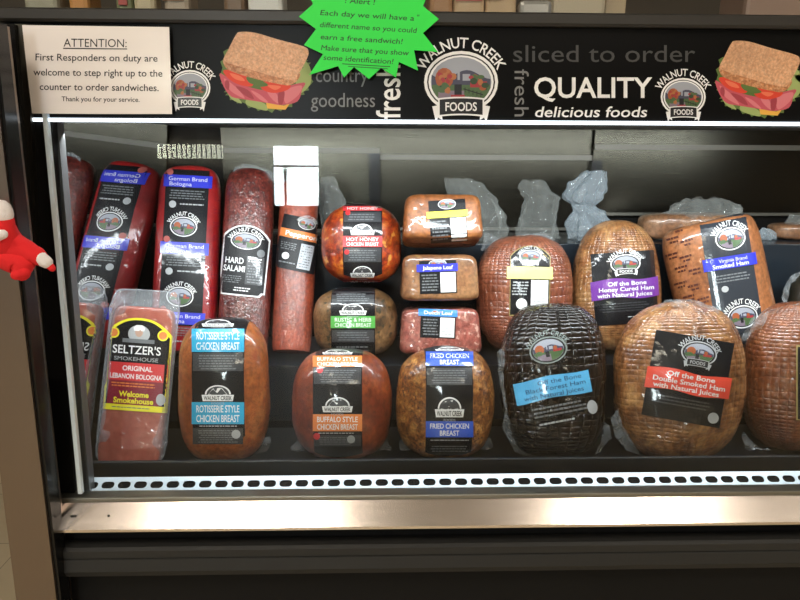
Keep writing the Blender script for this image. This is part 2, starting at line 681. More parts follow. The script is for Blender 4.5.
        if foods:
            t = h * 0.13
            y = cy + ry * 0.84
            s.poly([(cx - rx * 0.78, y - t * 0.2), (cx - rx * 0.55, y - t * 0.4), (cx - rx * 0.50, y + t * 1.5), (cx - rx * 0.62, y + t * 1.2), (cx - rx * 0.68, y + t * 1.8)], ring, l + 8)
            s.poly([(cx + rx * 0.78, y - t * 0.2), (cx + rx * 0.55, y - t * 0.4), (cx + rx * 0.50, y + t * 1.5), (cx + rx * 0.62, y + t * 1.2), (cx + rx * 0.68, y + t * 1.8)], ring, l + 8)
            s.wave(cx - rx * 0.62, cx + rx * 0.62, lambda x: y - t * 0.9 - t * 0.5 * (1 - ((x - cx) / rx) ** 2) , lambda x: y + t * 1.4 - t * 0.5 * (1 - ((x - cx) / rx) ** 2), ring, l + 9)
            s.wave(cx - rx * 0.58, cx + rx * 0.58, lambda x: y - t * 0.7 - t * 0.5 * (1 - ((x - cx) / rx) ** 2), lambda x: y + t * 1.2 - t * 0.5 * (1 - ((x - cx) / rx) ** 2), BLACK, l + 10)
            s.text('FOODS', cx, y + t * 0.35, t * 1.1, ring, l + 11, w=rx * 0.85, bold=0.02)

    def badge(s, cx, y0, y1, w, l=2):
        """half-round barn badge with a lettered banner"""
        h = y1 - y0
        s.ell(cx, y0 + h * 0.58, w * 0.40, h * 0.58, WHITE, l, 3, 16, 0, math.pi)
        s.ell(cx, y0 + h * 0.58, w * 0.35, h * 0.50, CHAR, l + 1, 3, 16, 0, math.pi)
        s.poly([(cx - w * 0.30, y0 + h * 0.6), (cx - w * 0.16, y0 + h * 0.22), (cx - w * 0.02, y0 + h * 0.5), (cx + w * 0.12, y0 + h * 0.16), (cx + w * 0.30, y0 + h * 0.6)], WHITE, l + 2)
        s.rect(cx - w * 0.2, y0 + h * 0.42, cx - w * 0.08, y0 + h * 0.6, CHAR, l + 3)
        s.rect(cx + w * 0.06, y0 + h * 0.38, cx + w * 0.17, y0 + h * 0.6, CHAR, l + 3)
        s.poly([(cx - w * 0.5, y0 + h * 0.60), (cx + w * 0.5, y0 + h * 0.60), (cx + w * 0.46, y1), (cx - w * 0.46, y1)], WHITE, l + 4, cut=2)
        s.text('WALNUT CREEK', cx, y1 - h * 0.07, h * 0.26, BLACK, l + 5, w=w * 0.86, bold=0.02)
        s.text('FOODS', cx, y1 + h * 0.20, h * 0.13, LGREY, l + 5, w=w * 0.4)

    def build(s, name, parent, surf, base=0.0008, step=0.00012, label=None):
        V, Fc, idx = [], [], []
        c, sn = math.cos(s.rot), math.sin(s.rot)
        for vs, fs, mi, l in s.parts:
            o = len(V)
            for x, y in vs:
                dx, dy = x - s.cx, y - s.cy
                p, n = surf(s.cx + dx * c - dy * sn, s.cy + dx * sn + dy * c)
                V.append(p + n * (base + step * l))
            for f in fs:
                a, b2, c2 = (Vector(V[o + i]) for i in f[:3])
                Fc.append(tuple(o + i for i in f))
                idx.append(mi)
        ob = mesh(name, V, Fc, s.mats, parent, idx)
        if label:
            ob['label'] = label
        return ob


def plane_surf(Y, nrm=Vector((0, -1, 0))):
    return lambda px, py: (at(px, py, Y), nrm)


# ------------------------------------------------------------------ bodies of the goods
def blob_geo(W, D, H, e1, e2, egg=0.0, amp=0.0, seed=0, nlat=44, nlon=72, freq=14, ridge=None, flat=0.03):
    pw = lambda v, e: math.copysign(abs(v) ** e, v)
    V, UV, Fc = [], [], []
    for j in range(nlat + 1):
        th = -math.pi / 2 + math.pi * j / nlat
        c, sv = pw(math.cos(th), e1), pw(math.sin(th), e1)
        for i in range(nlon):
            ph = 2 * math.pi * i / nlon
            k = 1 + egg * sv
            x = W / 2 * c * pw(math.sin(ph), e2) * k
            y = -D / 2 * c * pw(math.cos(ph), e2) * k
            z = H / 2 * sv
            p = Vector((x, y, z))
            if amp:
                q = p * freq + Vector((seed * 3.7, seed * 1.3, 0))
                d = noise.noise(q) * amp + noise.noise(q * 2.3) * amp * 0.5
                if ridge:
                    d += -ridge[1] * abs(math.cos(z * math.pi * ridge[0])) ** 6
                n = Vector((x / (W * W), y / (D * D), z / (H * H) + 1e-9))
                n.normalize()
                p = p + n * d
            p.z = max(p.z, -H / 2 + H * flat)
            V.append(p + Vector((0, 0, H / 2 - H * flat)))
            UV.append((ph * (W + D) / 4, th * H / 2))
    for j in range(nlat):
        for i in range(nlon):
            a, b = j * nlon + i, j * nlon + (i + 1) % nlon
            Fc.append((a, b, b + nlon, a + nlon))
    return V, Fc, UV


FIT = []


class Good:
    """one packed meat standing on a shelf: fitted in width and height, resting on z"""

    def __init__(s, name, label, cat, mat, l, r, top, Y, z, lean=10, roll=0, turn=0, dr=0.85, e1=0.85, e2=0.95, egg=0.0, amp=0.002, seed=1, group=None, nlat=44, nlon=72, freq=14, ridge=None, part='meat', flat=0.03, H=None):
        rot = Euler((R(-lean), R(roll), R(turn)), 'XYZ')
        RM = rot.to_matrix()
        mid = at((l + r) / 2, top, Y)
        k = proj(mid)[2] / F
        W = (r - l) * k
        X = mid.x
        Hh = H or max(0.05, mid.z - z)
        for it in range(10):
            V, Fc, UV = blob_geo(W, W * dr, Hh, e1, e2, egg, 0, seed, 20, 28, flat=flat)
            Wv = [RM @ v for v in V]
            mz = min(v.z for v in Wv)
            off = Vector((X, Y, z - mz))
            P = [proj(v + off) for v in Wv]
            L, Rr, T = min(p[0] for p in P), max(p[0] for p in P), min(p[1] for p in P)
            W *= (r - l) / (Rr - L)
            X += ((l + r) / 2 - (L + Rr) / 2) * k
            if H is None:
                Hh = max(0.03, Hh + (T - top) * k * 0.9)
        V, Fc, UV = blob_geo(W, W * dr, Hh, e1, e2, egg, amp, seed, nlat, nlon, freq, ridge, flat)
        mz = min((RM @ v).z for v in V)
        loc = Vector((X, Y, z - mz))
        s.t = thing(name, label, cat, loc, rot, group)
        s.body = mesh(part, V, Fc, mat, s.t, smooth=True, uv=UV)
        s.W, s.D, s.H, s.X, s.Y = W, W * dr, Hh, X, Y
        s.bvh = BVHTree.FromPolygons(V, Fc)
        s.MW = Matrix.Translation(loc) @ RM.to_4x4()
        s.inv = s.MW.inverted()
        s.k = k
        s.z = z
        Wv = [s.MW @ v for v in V]
        s.ztop = max(v.z for v in Wv)
        P = [proj(v) for v in Wv]
        FIT.append((name, label[:30], 'W%.3f D%.3f H%.3f X%.3f z%.3f-%.3f' % (W, W * dr, Hh, X, z, s.ztop), 'Y%.3f-%.3f' % (min(v.y for v in Wv), max(v.y for v in Wv)), 'px %.0f-%.0f %.0f-%.0f' % (min(p[0] for p in P), max(p[0] for p in P), min(p[1] for p in P), max(p[1] for p in P))))

    def surf(s, px, py):
        o = s.inv @ CAM
        d = (s.inv.to_3x3() @ ray(px, py)).normalized()
        hit, n, i, _ = s.bvh.ray_cast(o, d)
        if hit is None:
            c = Vector((0, 0, s.H / 2))
            q = o + d * ((c - o).dot(d))
            hit, n, i, _ = s.bvh.find_nearest(q)
        if n.dot(hit - Vector((0, 0, s.H / 2))) < 0 and n.dot(d) > 0:
            n = -n
        return hit, n

    def press(s, pr, name='label', base=0.0010, label=None):
        return pr.build(name, s.t, s.surf, base, label=label)

    def band(s, xl, xr, cy, a0, a1, m, name='label_band', n=60, off=0.0006, ncol=10):
        """a printed band running right round the body from front to back over the top"""
        pl, pr_ = s.surf(xl, cy)[0], s.surf(xr, cy)[0]
        V, Fc = [], []
        cen = Vector((0, 0, s.H / 2))
        for j in range(n + 1):
            a = R(a0 + (a1 - a0) * j / n)
            out = Vector((0, -math.cos(a), math.sin(a)))
            for i in range(ncol + 1):
                x = pl.x + (pr_.x - pl.x) * i / ncol
                org = Vector((x, 0, s.H / 2)) + out * 0.6
                hit, nn, _, _ = s.bvh.ray_cast(org, -out)
                if hit is None:
                    hit, nn, _, _ = s.bvh.find_nearest(Vector((x, 0, s.H / 2)) + out * 0.05)
                V.append(hit + nn * off)
        for j in range(n):
            for i in range(ncol):
                q = j * (ncol + 1) + i
                Fc.append((q, q + 1, q + ncol + 2, q + ncol + 1))
        return mesh(name, V, Fc, m, s.t, smooth=True)

    def flap(s, pts, name='film_flap', dy=0.0, amp=0.003, mat=None):
        """loose film sticking out from the body: a crinkled patch through picture points at the body's depth"""
        Y = s.Y + dy
        pr = Print()
        pr.poly(pts, mat or FILM, 0, cut=3)
        vs, fs, _, _ = pr.parts[0]
        V = []
        for x, y in vs:
            p = at(x, y, Y)
            q = p * 60
            p.z = max(p.z, s.z + 0.012)
            p = p + Vector((noise.noise(q), noise.noise(q + Vector((9, 0, 0))) * 2.5, noise.noise(q + Vector((0, 9, 0))))) * amp
            V.append(s.inv @ p)
        return mesh(name, V, fs, mat or FILM, s.t, smooth=True)


FILM = film_mat('clear_film', 0.13, (0.74, 0.79, 0.84), 0.10, 45, 0.6)
BAG = film_mat('milky_bag_plastic', 0.12, (0.52, 0.54, 0.51), 0.12, 26, 0.55)

# ------------------------------------------------------------------ room
FLOORM = bpy.data.materials.new('floor_tile')
t_, N_, L_, b_ = nt(FLOORM)
br = N_.new('ShaderNodeTexBrick')
br.offset = 0
br.inputs['Scale'].default_value = 1.0
br.inputs['Brick Width'].default_value = 0.305
br.inputs['Row Height'].default_value = 0.305
br.inputs['Mortar Size'].default_value = 0.0015
br.inputs['Color1'].default_value = (0.60, 0.50, 0.34, 1)
br.inputs['Color2'].default_value = (0.55, 0.46, 0.31, 1)
br.inputs['Mortar'].default_value = (0.25, 0.2, 0.14, 1)
tc_ = N_.new('ShaderNodeTexCoord')
L_.new(tc_.outputs['Object'], br.inputs['Vector'])
L_.new(br.outputs['Color'], b_.inputs['Base Color'])
b_.inputs['Roughness'].default_value = 0.35

WALLM = M('store_wall_paint', (0.20, 0.165, 0.13), 0.7, bump=(6, 0.1))
CEILM = M('ceiling_panel', (0.35, 0.33, 0.30), 0.8, bump=(120, 0.3))


def struct(name, *a, **k):
    o = box(name, *a, **k)
    o['kind'] = 'structure'
    return o


struct('floor', -4.5, 4.5, -7.0, 5.0, -0.05, 0.0, FLOORM)
struct('ceiling', -4.5, 4.5, -7.0, 5.0, 3.0, 3.05, CEILM)
struct('wall_back', -4.5, 4.5, 5.0, 5.05, 0, 3.0, WALLM)
struct('wall_front', -4.5, 4.5, -7.05, -7.0, 0, 3.0, WALLM)
struct('wall_left', -4.55, -4.5, -7.0, 5.0, 0, 3.0, WALLM)
struct('wall_right', 4.5, 4.55, -7.0, 5.0, 0, 3.0, WALLM)
DAY = M('daylight_pane', (0.85, 0.95, 1.0), 0.3, emit=60.0)
ALU = M('window_aluminium', (0.35, 0.34, 0.32), 0.4, metal=0.8)
wn_ = struct('window_1', -1.60, -0.95, -7.0, -6.97, 1.45, 2.30, DAY)
for q in ((-1.64, -1.60, 1.41, 2.34), (-0.95, -0.91, 1.41, 2.34), (-1.60, -0.95, 1.41, 1.45), (-1.60, -0.95, 2.30, 2.34), (-1.60, -0.95, 2.0, 2.03), (-1.45, -1.42, 1.45, 2.0)):
    box('window_frame', q[0], q[1], -7.0, -6.94, q[2], q[3], ALU, wn_)

LAMPM = M('lamp_diffuser', (1.0, 0.88, 0.72), 0.5, emit=TROFFER_EMIT)
LAMPF = M('lamp_frame', (0.6, 0.58, 0.54), 0.5)
for i, (x, y, sx, sy) in enumerate(TROFFERS):
    t = thing('ceiling_light', 'flat recessed ceiling light panel above the shop floor', 'ceiling light', (x, y, 2.94), group='ceiling lights')
    box('diffuser', -sx / 2, sx / 2, -sy / 2, sy / 2, 0.02, 0.05, LAMPM, t)
    bm = bmesh.new()
    for q in ((-sx / 2 - 0.03, sx / 2 + 0.03, -sy / 2 - 0.03, -sy / 2), (-sx / 2 - 0.03, sx / 2 + 0.03, sy / 2, sy / 2 + 0.03), (-sx / 2 - 0.03, -sx / 2, -sy / 2, sy / 2), (sx / 2, sx / 2 + 0.03, -sy / 2, sy / 2)):
        box_bm(bm, *q, 0.01, 0.06)
    from_bm('frame', bm, LAMPF, t)

t = thing('strip_lamp', 'lit louvred strip lamp on the far shop wall', 'wall lamp', (-2.78, -6.93, 2.12))
box('louvre', -0.46, 0.46, -0.03, 0.03, 0.0, 0.19, M('strip_lamp_glow', (0.95, 0.98, 0.80), 0.5, emit=22.0), t)
bm = bmesh.new()
for i in range(14):
    box_bm(bm, -0.46 + i * 0.07, -0.45 + i * 0.07, 0.03, 0.06, 0.0, 0.19)
from_bm('fins', bm, LAMPF, t)

# ------------------------------------------------------------------ display case
XR = 1.35
case = thing('display_case', 'long refrigerated deli case with slanted front glass and steel sill', 'display case', (0, 1.35, 0))


def C(o):
    """hang a part built in world coordinates on the case"""
    o.parent = case
    o.matrix_parent_inverse = Matrix.Translation(case.location).inverted()
    return o


STEEL = steel_mat('brushed_sill_steel', (0.80, 0.73, 0.68), 0.22, (1, 40, 40), 0.12)
POST = steel_mat('brushed_post_steel', (0.26, 0.21, 0.175), 0.36, (60, 60, 1), 0.1)
DSTEEL = steel_mat('dull_channel', (0.30, 0.29, 0.25), 0.45, (1, 40, 40), 0.1)
BLK = M('black_lacquer', (0.006, 0.006, 0.006), 0.22, spec=0.35)
BLKM = M('black_matt', (0.006, 0.006, 0.006), 0.6, spec=0.15)
BUMP = M('bumper_rubber', (0.022, 0.022, 0.021), 0.5, spec=0.3)
SHELF = M('shelf_black', (0.008, 0.010, 0.013), 0.3, spec=0.35)
MIRROR = M('polished_end_panel', (0.52, 0.52, 0.52), 0.015, metal=1.0)
DOORM = steel_mat('rear_door_sheet', (0.050, 0.047, 0.037), 0.25, (1, 1, 40), 0.12)
RAIL = M('rail_aluminium', (0.17, 0.16, 0.135), 0.4, metal=0.4)
LED = M('led_tube', (0.80, 0.90, 1.0), 0.4, emit=2.2)
GLASS = glass_mat('case_glass', ior=1.26, haze=0.0008)
GEDGE = M('glass_edge', (0.62, 0.70, 0.74), 0.25, coat=0.5)
OLIVE = steel_mat('olive_trim', (0.11, 0.10, 0.08), 0.4, (60, 60, 1), 0.1)
GBAR = M('grey_mullion', (0.11, 0.11, 0.11), 0.4, metal=0.4)

# front glass (6 mm), leaning back towards the top
gb, gtp = (1.000, 0.672), (1.041, 1.3435)
C(prism_x('front_glass', [(gb[0], gb[1]), (gb[0] + 0.006, gb[1]), (gtp[0] + 0.006, gtp[1]), (gtp[0], gtp[1])], -0.600, XR, GLASS))
# sill, its channel and the black panels below
C(prism_x('sill', [(0.988, 0.680), (0.984, 0.682), (0.950, 0.650), (0.950, 0.645), (0.954, 0.642), (0.988, 0.660)], -0.615, XR, STEEL))
for px, py in ((71.5, 513.5), (75.5, 514), (73.5, 517), (109, 516.5)):
    p = at(px, py, 0.968)
    bm = bmesh.new()
    bmesh.ops.create_cone(bm, cap_ends=True, segments=14, radius1=0.0022, radius2=0.0018, depth=0.002)
    bmesh.ops.rotate(bm, verts=bm.verts, matrix=Matrix.Rotation(R(47), 3, 'X'))
    bmesh.ops.translate(bm, verts=bm.verts, vec=(p.x, 0.967, 0.6665))
    C(from_bm('rivet', bm, BLKM))
C(box('glass_channel', -0.600, XR, 0.986, 1.012, 0.655, 0.690, DSTEEL, bev=0.002))
C(box('recess_panel', -0.615, XR, 0.988, 1.02, 0.585, 0.662, BLKM))
bm = bmesh.new()
prof = [(0.985, 0.606), (0.962, 0.606), (0.956, 0.602), (0.956, 0.588), (0.960, 0.586), (0.956, 0.584), (0.953, 0.562), (0.960, 0.548), (0.985, 0.544)]
C(prism_x('bumper', prof, -0.600, XR, BUMP))
bm.free()
C(box('kick_panel', -0.615, XR, 0.985, 1.03, 0.0, 0.60, BLKM))
C(box('cabinet_base', -0.61, XR, 1.03, 1.80, 0.0, 0.64, BLKM))
# perforated air strip
cu = bpy.data.curves.new('vent', 'CURVE')
cu.dimensions = '2D'
cu.fill_mode = 'BOTH'
cu.extrude = 0.0005


def spl(pts):
    s_ = cu.splines.new('POLY')
    s_.points.add(len(pts) - 1)
    for q, (x, y) in zip(s_.points, pts):
        q.co = (x, y, 0, 1)
    s_.use_cyclic_u = True


X0v = -0.592
SH = 0.030
spl([(X0v, 0), (XR, 0), (XR, SH), (X0v, SH)])
PITCHV = 0.0298
xx = X0v + 0.020
while xx < XR - 0.03:
    pts = []
    hw, rr = 0.0050, 0.0068
    for i in range(9):
        a = -math.pi / 2 + math.pi * i / 8
        pts.append((xx + hw + rr * math.cos(a), SH * 0.48 + rr * math.sin(a)))
    for i in range(9):
        a = math.pi / 2 + math.pi * i / 8
        pts.append((xx - hw + rr * math.cos(a), SH * 0.48 + rr * math.sin(a)))
    spl(pts)
    xx += PITCHV
to = bpy.data.objects.new('vent', cu)
COL.objects.link(to)
me_ = bpy.data.meshes.new_from_object(to.evaluated_get(bpy.context.evaluated_depsgraph_get()))
bpy.data.objects.remove(to)
me_.materials.append(M('vent_white_metal', (0.66, 0.75, 0.82), 0.32, metal=0.25))
vo = bpy.data.objects.new('air_vent_strip', me_)
COL.objects.link(vo)
vo.parent = case
vo.location = Vector((0, 1.014, 0.684)) - case.location
vo.rotation_euler = (R(33), 0, 0)
C(box('vent_duct', -0.595, XR, 1.018, 1.066, 0.62, 0.676, BLKM))
# shelves: a floor, a lip and two raised steps
C(box('shelf', -0.605, XR, 1.066, 1.31, 0.645, 0.668, SHELF))
C(box('shelf_lip', -0.600, XR, 1.060, 1.068, 0.660, 0.720, SHELF, bev=0.002))
C(box('shelf', -0.600, XR, 1.300, 1.525, 0.690, 0.824, SHELF, bev=0.002))
NAVY = M('step_panel_navy', (0.018, 0.026, 0.036), 0.25)
C(box('shelf', -0.600, XR, 1.520, 1.74, 0.80, 1.066, NAVY, bev=0.002))
C(box('back_wall', -0.60, XR, 1.77, 1.80, 0.60, 1.50, BLKM))
# rear sliding doors
def rear_door(px0, px1, Y, z0, z1, zr):
    x0, x1 = at(px0, 200, Y).x, at(px1, 200, Y).x
    bm = bmesh.new()
    box_bm(bm, x0, x1, Y, Y + 0.006, z0, z1)
    o = C(from_bm('rear_door', bm, DOORM))
    bm = bmesh.new()
    box_bm(bm, x0, x1, Y - 0.008, Y, z0, z0 + 0.008)
    box_bm(bm, x0, x1, Y - 0.008, Y, zr, zr + 0.014)
    r_ = from_bm('door_rail', bm, RAIL, o)
    bm = bmesh.new()
    box_bm(bm, x1 - 0.03, x1, Y - 0.02, Y - 0.001, z0, zr)
    r_ = from_bm('door_stile', bm, BLK, o)


rear_door(225, 380, 1.745, 1.066, 1.36, 1.285)
rear_door(372, 597, 1.76, 1.070, 1.36, 1.268)
rear_door(590, 960, 1.745, 1.115, 1.36, 1.298)
# canopy above: inner ceiling, header box, grey lip, LED tube
C(box('case_ceiling', -0.60, XR, 1.06, 1.80, 1.352, 1.37, M('canopy_grey', (0.10, 0.10, 0.10), 0.5)))
C(box('header', -0.66, XR, 1.034, 1.060, 1.3445, 1.488, M('header_gloss_black', (0.006, 0.006, 0.006), 0.3, spec=0.10), bev=0.002))
C(box('led_tube', -0.575, XR, 1.029, 1.0395, 1.3385, 1.3440, LED))
C(prism_x('top_lip', [(1.026, 1.486), (1.022, 1.490), (1.022, 1.503), (1.026, 1.506), (1.80, 1.506), (1.80, 1.486)], -0.70, XR, M('lip_grey', (0.035, 0.032, 0.028), 0.4, metal=0.3)))
# upper guard glass standing on the lip
C(prism_x('guard_glass', [(1.035, 1.506), (1.041, 1.506), (1.12, 1.90), (1.114, 1.90)], -0.68, XR, GLASS))
# polished end panel, leaning in a little at the top
xe = lambda z: -0.602 + (z - 0.68) * 0.062
C(mesh('end_panel', [(xe(.64), 1.015, .64), (xe(.64) + .04, 1.77, .64), (xe(1.36) + .04, 1.77, 1.36), (xe(1.36), 1.05, 1.36), (xe(.64) - .012, 1.015, .64), (xe(.64) + .028, 1.77, .64), (xe(1.36) + .028, 1.77, 1.36), (xe(1.36) - .012, 1.05, 1.36)],
       [(0, 1, 2, 3), (7, 6, 5, 4), (0, 4, 5, 1), (1, 5, 6, 2), (2, 6, 7, 3), (3, 7, 4, 0)], MIRROR))


def bar(name, a0, a1, b0, b1, Y0, Y1, depth, m, parent=None, floor=False):
    """upright bar between picture edges (a0,a1 at the top, b0,b1 at the foot), with real depth"""
    p = [at(*a0, Y1), at(*a1, Y1), at(*b1, Y0), at(*b0, Y0)]
    if floor:
        for i, j in ((2, 1), (3, 0)):
            p[i] = p[i] + (p[i] - p[j]) * (p[i].z - 0.001) / (p[j].z - p[i].z)
    V = p + [q + Vector((0, depth, 0)) for q in p]
    bm = bmesh.new()
    bv = [bm.verts.new(v) for v in V]
    for f in ((0, 1, 2, 3), (4, 7, 6, 5), (0, 4, 5, 1), (1, 5, 6, 2), (2, 6, 7, 3), (3, 7, 4, 0)):
        bm.faces.new([bv[i] for i in f])
    return from_bm(name, bm, m, parent)


C(bar('mullion', (47, 116), (57, 116), (73, 494), (90, 494), 1.010, 1.050, 0.02, GBAR))
C(bar('glass_edge', (42, 112), (46.5, 112), (78, 494), (82, 494), 0.990, 1.026, 0.008, GEDGE))
C(bar('end_frame', (8, 24), (46, 24), (40, 545), (78, 545), 1.000, 1.040, 0.03, BLKM))
C(bar('trim_strip', (12, 24), (26, 24), (46, 545), (52, 545), 0.990, 1.030, 0.015, OLIVE))
C(bar('end_cheek', (0, 24), (14, 24), (36, 560), (52, 560), 0.970, 1.02, 0.02, BLK, floor=True))
po = C(bar('end_post', (-58, 20), (-12, 20), (17, 606), (57, 606), 0.93, 0.93, 0.05, POST, floor=True))
C(bar('post_trim', (-12, 20), (-6, 20), (57, 606), (62, 606), 0.935, 0.935, 0.03, BLK, floor=True))

# ------------------------------------------------------------------ header lettering
hd = Print()
HW = M('header_white', (0.85, 0.85, 0.85), 0.4)
HG = M('header_grey', (0.20, 0.20, 0.20), 0.4)
HD = M('header_dim_grey', (0.055, 0.055, 0.055), 0.4)
BREAD = meat('bread_crumb', [(0.74, 0.40, 0.22), (0.86, 0.50, 0.29), (0.92, 0.58, 0.37)], 160, 0.1, coat=0.0, grain=(330, 0.2))
CRUST = meat('bread_crust', [(0.45, 0.18, 0.07), (0.66, 0.30, 0.14), (0.85, 0.50, 0.28)], 160, 0.1, coat=0.0, grain=(260, 0.3))
LETT = M('lettuce_print', (0.10, 0.17, 0.035), 0.5)
LETT2 = M('lettuce_light_print', (0.34, 0.42, 0.14), 0.5)
TOMA = M('tomato_print', (0.70, 0.05, 0.02), 0.5)
HAMP = M('ham_print', (0.55, 0.085, 0.12), 0.5)
HAMP3 = M('ham_fold_print', (0.36, 0.04, 0.06), 0.5)
TOMA2 = M('tomato_light_print', (0.80, 0.17, 0.08), 0.5)
HAMP2 = M('ham_light_print', (0.68, 0.19, 0.22), 0.5)
CHEE = M('cheese_print', (0.80, 0.42, 0.06), 0.5)


def sandwich(d, f):
    def P(q, m, l, cut=0):
        d.poly([f(x, y) for x, y in q], m, l, cut)

    def S(q, m, l):
        # rounded outline through the points
        out = []
        n = len(q)
        for i in range(n):
            p0, p1, p2, p3 = (np.array(q[(i + k) % n], float) for k in (-1, 0, 1, 2))
            for t in (0, 0.25, 0.5, 0.75):
                v = 0.5 * (2 * p1 + (p2 - p0) * t + (2 * p0 - 5 * p1 + 4 * p2 - p3) * t * t + (3 * p1 - p0 - 3 * p2 + p3) * t ** 3)
                out.append((float(v[0]), float(v[1])))
        P(out, m, l)
    let = []
    base = [(66, 240), (84, 300), (95, 325), (150, 350), (225, 372), (295, 360), (335, 320), (372, 285), (368, 215), (345, 195), (200, 160), (88, 160)]
    for i, (x, y) in enumerate(base):
        x2, y2 = base[(i + 1) % len(base)]
        for k in range(5):
            t = k / 5
            rr = 7 if k % 2 else -5
            cx_, cy_ = x + (x2 - x) * t - 215, y + (y2 - y) * t - 260
            q = math.hypot(cx_, cy_)
            let.append((215 + cx_ * (1 + rr / q), 260 + cy_ * (1 + rr / q)))
    P(let, LETT, 1)
    S([(160, 330), (215, 345), (225, 368), (190, 362), (155, 348)], LETT2, 2)
    S([(320, 245), (365, 225), (368, 280), (330, 310)], LETT2, 2)
    S([(90, 300), (120, 320), (140, 345), (105, 330)], LETT2, 2)
    S([(340, 200), (362, 215), (372, 250), (350, 240)], LETT2, 2)
    P([(220, 342), (280, 352), (300, 345), (285, 366), (225, 362)], CHEE, 3)
    S([(66, 245), (100, 262), (170, 292), (240, 300), (345, 275), (340, 300), (325, 338), (275, 350), (235, 345), (190, 338), (140, 330), (105, 322), (80, 290)], HAMP, 4)
    S([(80, 262), (105, 278), (130, 300), (150, 328), (125, 318), (100, 300)], HAMP2, 5)
    S([(170, 302), (200, 315), (228, 342), (200, 332)], HAMP2, 5)
    S([(225, 305), (255, 312), (262, 345), (240, 330)], HAMP2, 5)
    S([(285, 300), (338, 285), (330, 315), (290, 345), (280, 325)], HAMP2, 5)
    S([(120, 288), (160, 300), (180, 330), (150, 318)], HAMP3, 6)
    S([(262, 310), (282, 306), (276, 345), (262, 346)], HAMP3, 6)
    S([(86, 268), (98, 274), (96, 300), (84, 288)], HAMP3, 6)
    S([(78, 236), (110, 234), (150, 246), (180, 264), (172, 288), (130, 282), (95, 262)], TOMA, 7)
    S([(200, 272), (250, 276), (300, 282), (292, 300), (245, 310), (208, 298)], TOMA, 7)
    S([(100, 244), (135, 254), (150, 270), (118, 264)], TOMA2, 8)
    S([(225, 284), (270, 288), (250, 300)], TOMA2, 8)
    S([(155, 258), (185, 258), (205, 268), (228, 284), (200, 290), (180, 282), (165, 276)], LETT, 9)
    S([(80, 195), (84, 222), (110, 240), (180, 262), (270, 282), (300, 284), (325, 268), (330, 240), (250, 230), (120, 190)], CRUST, 10)
    S([(80, 196), (98, 160), (120, 118), (135, 107), (185, 110), (260, 132), (345, 155), (362, 172), (355, 200), (322, 258), (305, 266), (250, 256), (180, 236), (95, 210)], BREAD, 11)


hd.oval(190, 88, 41, 36, l=1, ring=HW)
sandwich(hd, lambda x, y: (200 + x / 3.333, y / 3.333))
hd.text('country', 342, 82, 15, HG, 2, w=52)
hd.text('goodness', 343, 107, 15, HG, 2, w=64)
hd.text('fresh', 400, 92, 25, HW, 2, w=54, rot=-90, bold=0.01)
hd.oval(461, 82, 74, 62, l=1, th=11, ring=HW)
hd.text('sliced to order', 604, 62, 18, HD, 2, w=182)
hd.text('fresh', 514.5, 93, 15, HG, 2, w=47, rot=90)
hd.text('QUALITY', 593, 97.5, 21, HW, 2, w=118, bold=0.016)
hd.text('delicious foods', 591, 117, 11, HW, 2, w=112, shear=0.15, bold=0.01)
hd.oval(683, 97, 45, 38, l=1, th=7.5, ring=HW)
sandwich(hd, lambda x, y: (715 + (x - 66) / 3.52, 41 + (y - 107) / 3.47))
o = hd.build('header_print', None, plane_surf(1.034), 0.0006, 0.0001)
C(o)


# ------------------------------------------------------------------ signs
def flat_sign(name, label, pts, Y, th, m, tilt=None):
    P = [at(x, y, Y) for x, y in pts]
    c = sum(P, Vector()) / len(P)
    low = min(p.z for p in P)
    base = Vector((c.x, Y, low))
    t = thing(name, label, 'sign', base)
    bm = bmesh.new()
    vs = [bm.verts.new(p - base) for p in P]
    f = bm.faces.new(vs)
    r_ = bmesh.ops.extrude_face_region(bm, geom=[f])
    for v in r_['geom']:
        if isinstance(v, bmesh.types.BMVert):
            v.co.y += th
    from_bm('sheet', bm, m, t)
    return t, base


PAPER = M('laminated_paper', (0.86, 0.80, 0.77), 0.22, coat=0.5)
INK = M('ink_black', (0.015, 0.013, 0.013), 0.5)
t, base = flat_sign('paper_sign', 'white laminated notice with black lettering taped at left end of header', [(22, 25), (96, 26), (169, 27), (170.5, 70), (172, 114), (100, 114), (32, 113.5), (27, 70)], 1.022, 0.001, PAPER)
p_ = Print(96, 70, 0.6)
p_.text('ATTENTION:', 95, 47, 8.6, INK, 0, w=63)
p_.rect(63, 48.2, 127, 49.2, INK, 0)
p_.text('First Responders on duty are', 96.5, 61, 7.2, INK, 0, w=122, bold=0.006)
p_.text('welcome to step right up to the', 98, 76, 7.2, INK, 0, w=129, bold=0.006)
p_.text('counter to order sandwiches.', 99.5, 90.5, 7.2, INK, 0, w=119, bold=0.006)
p_.text('Thank you for your service.', 101, 101.5, 5, INK, 0, w=78, bold=0.006)
p_.build('lettering', t, lambda x, y: (at(x, y, 1.022) - base, Vector((0, -1, 0))), 0.0004)

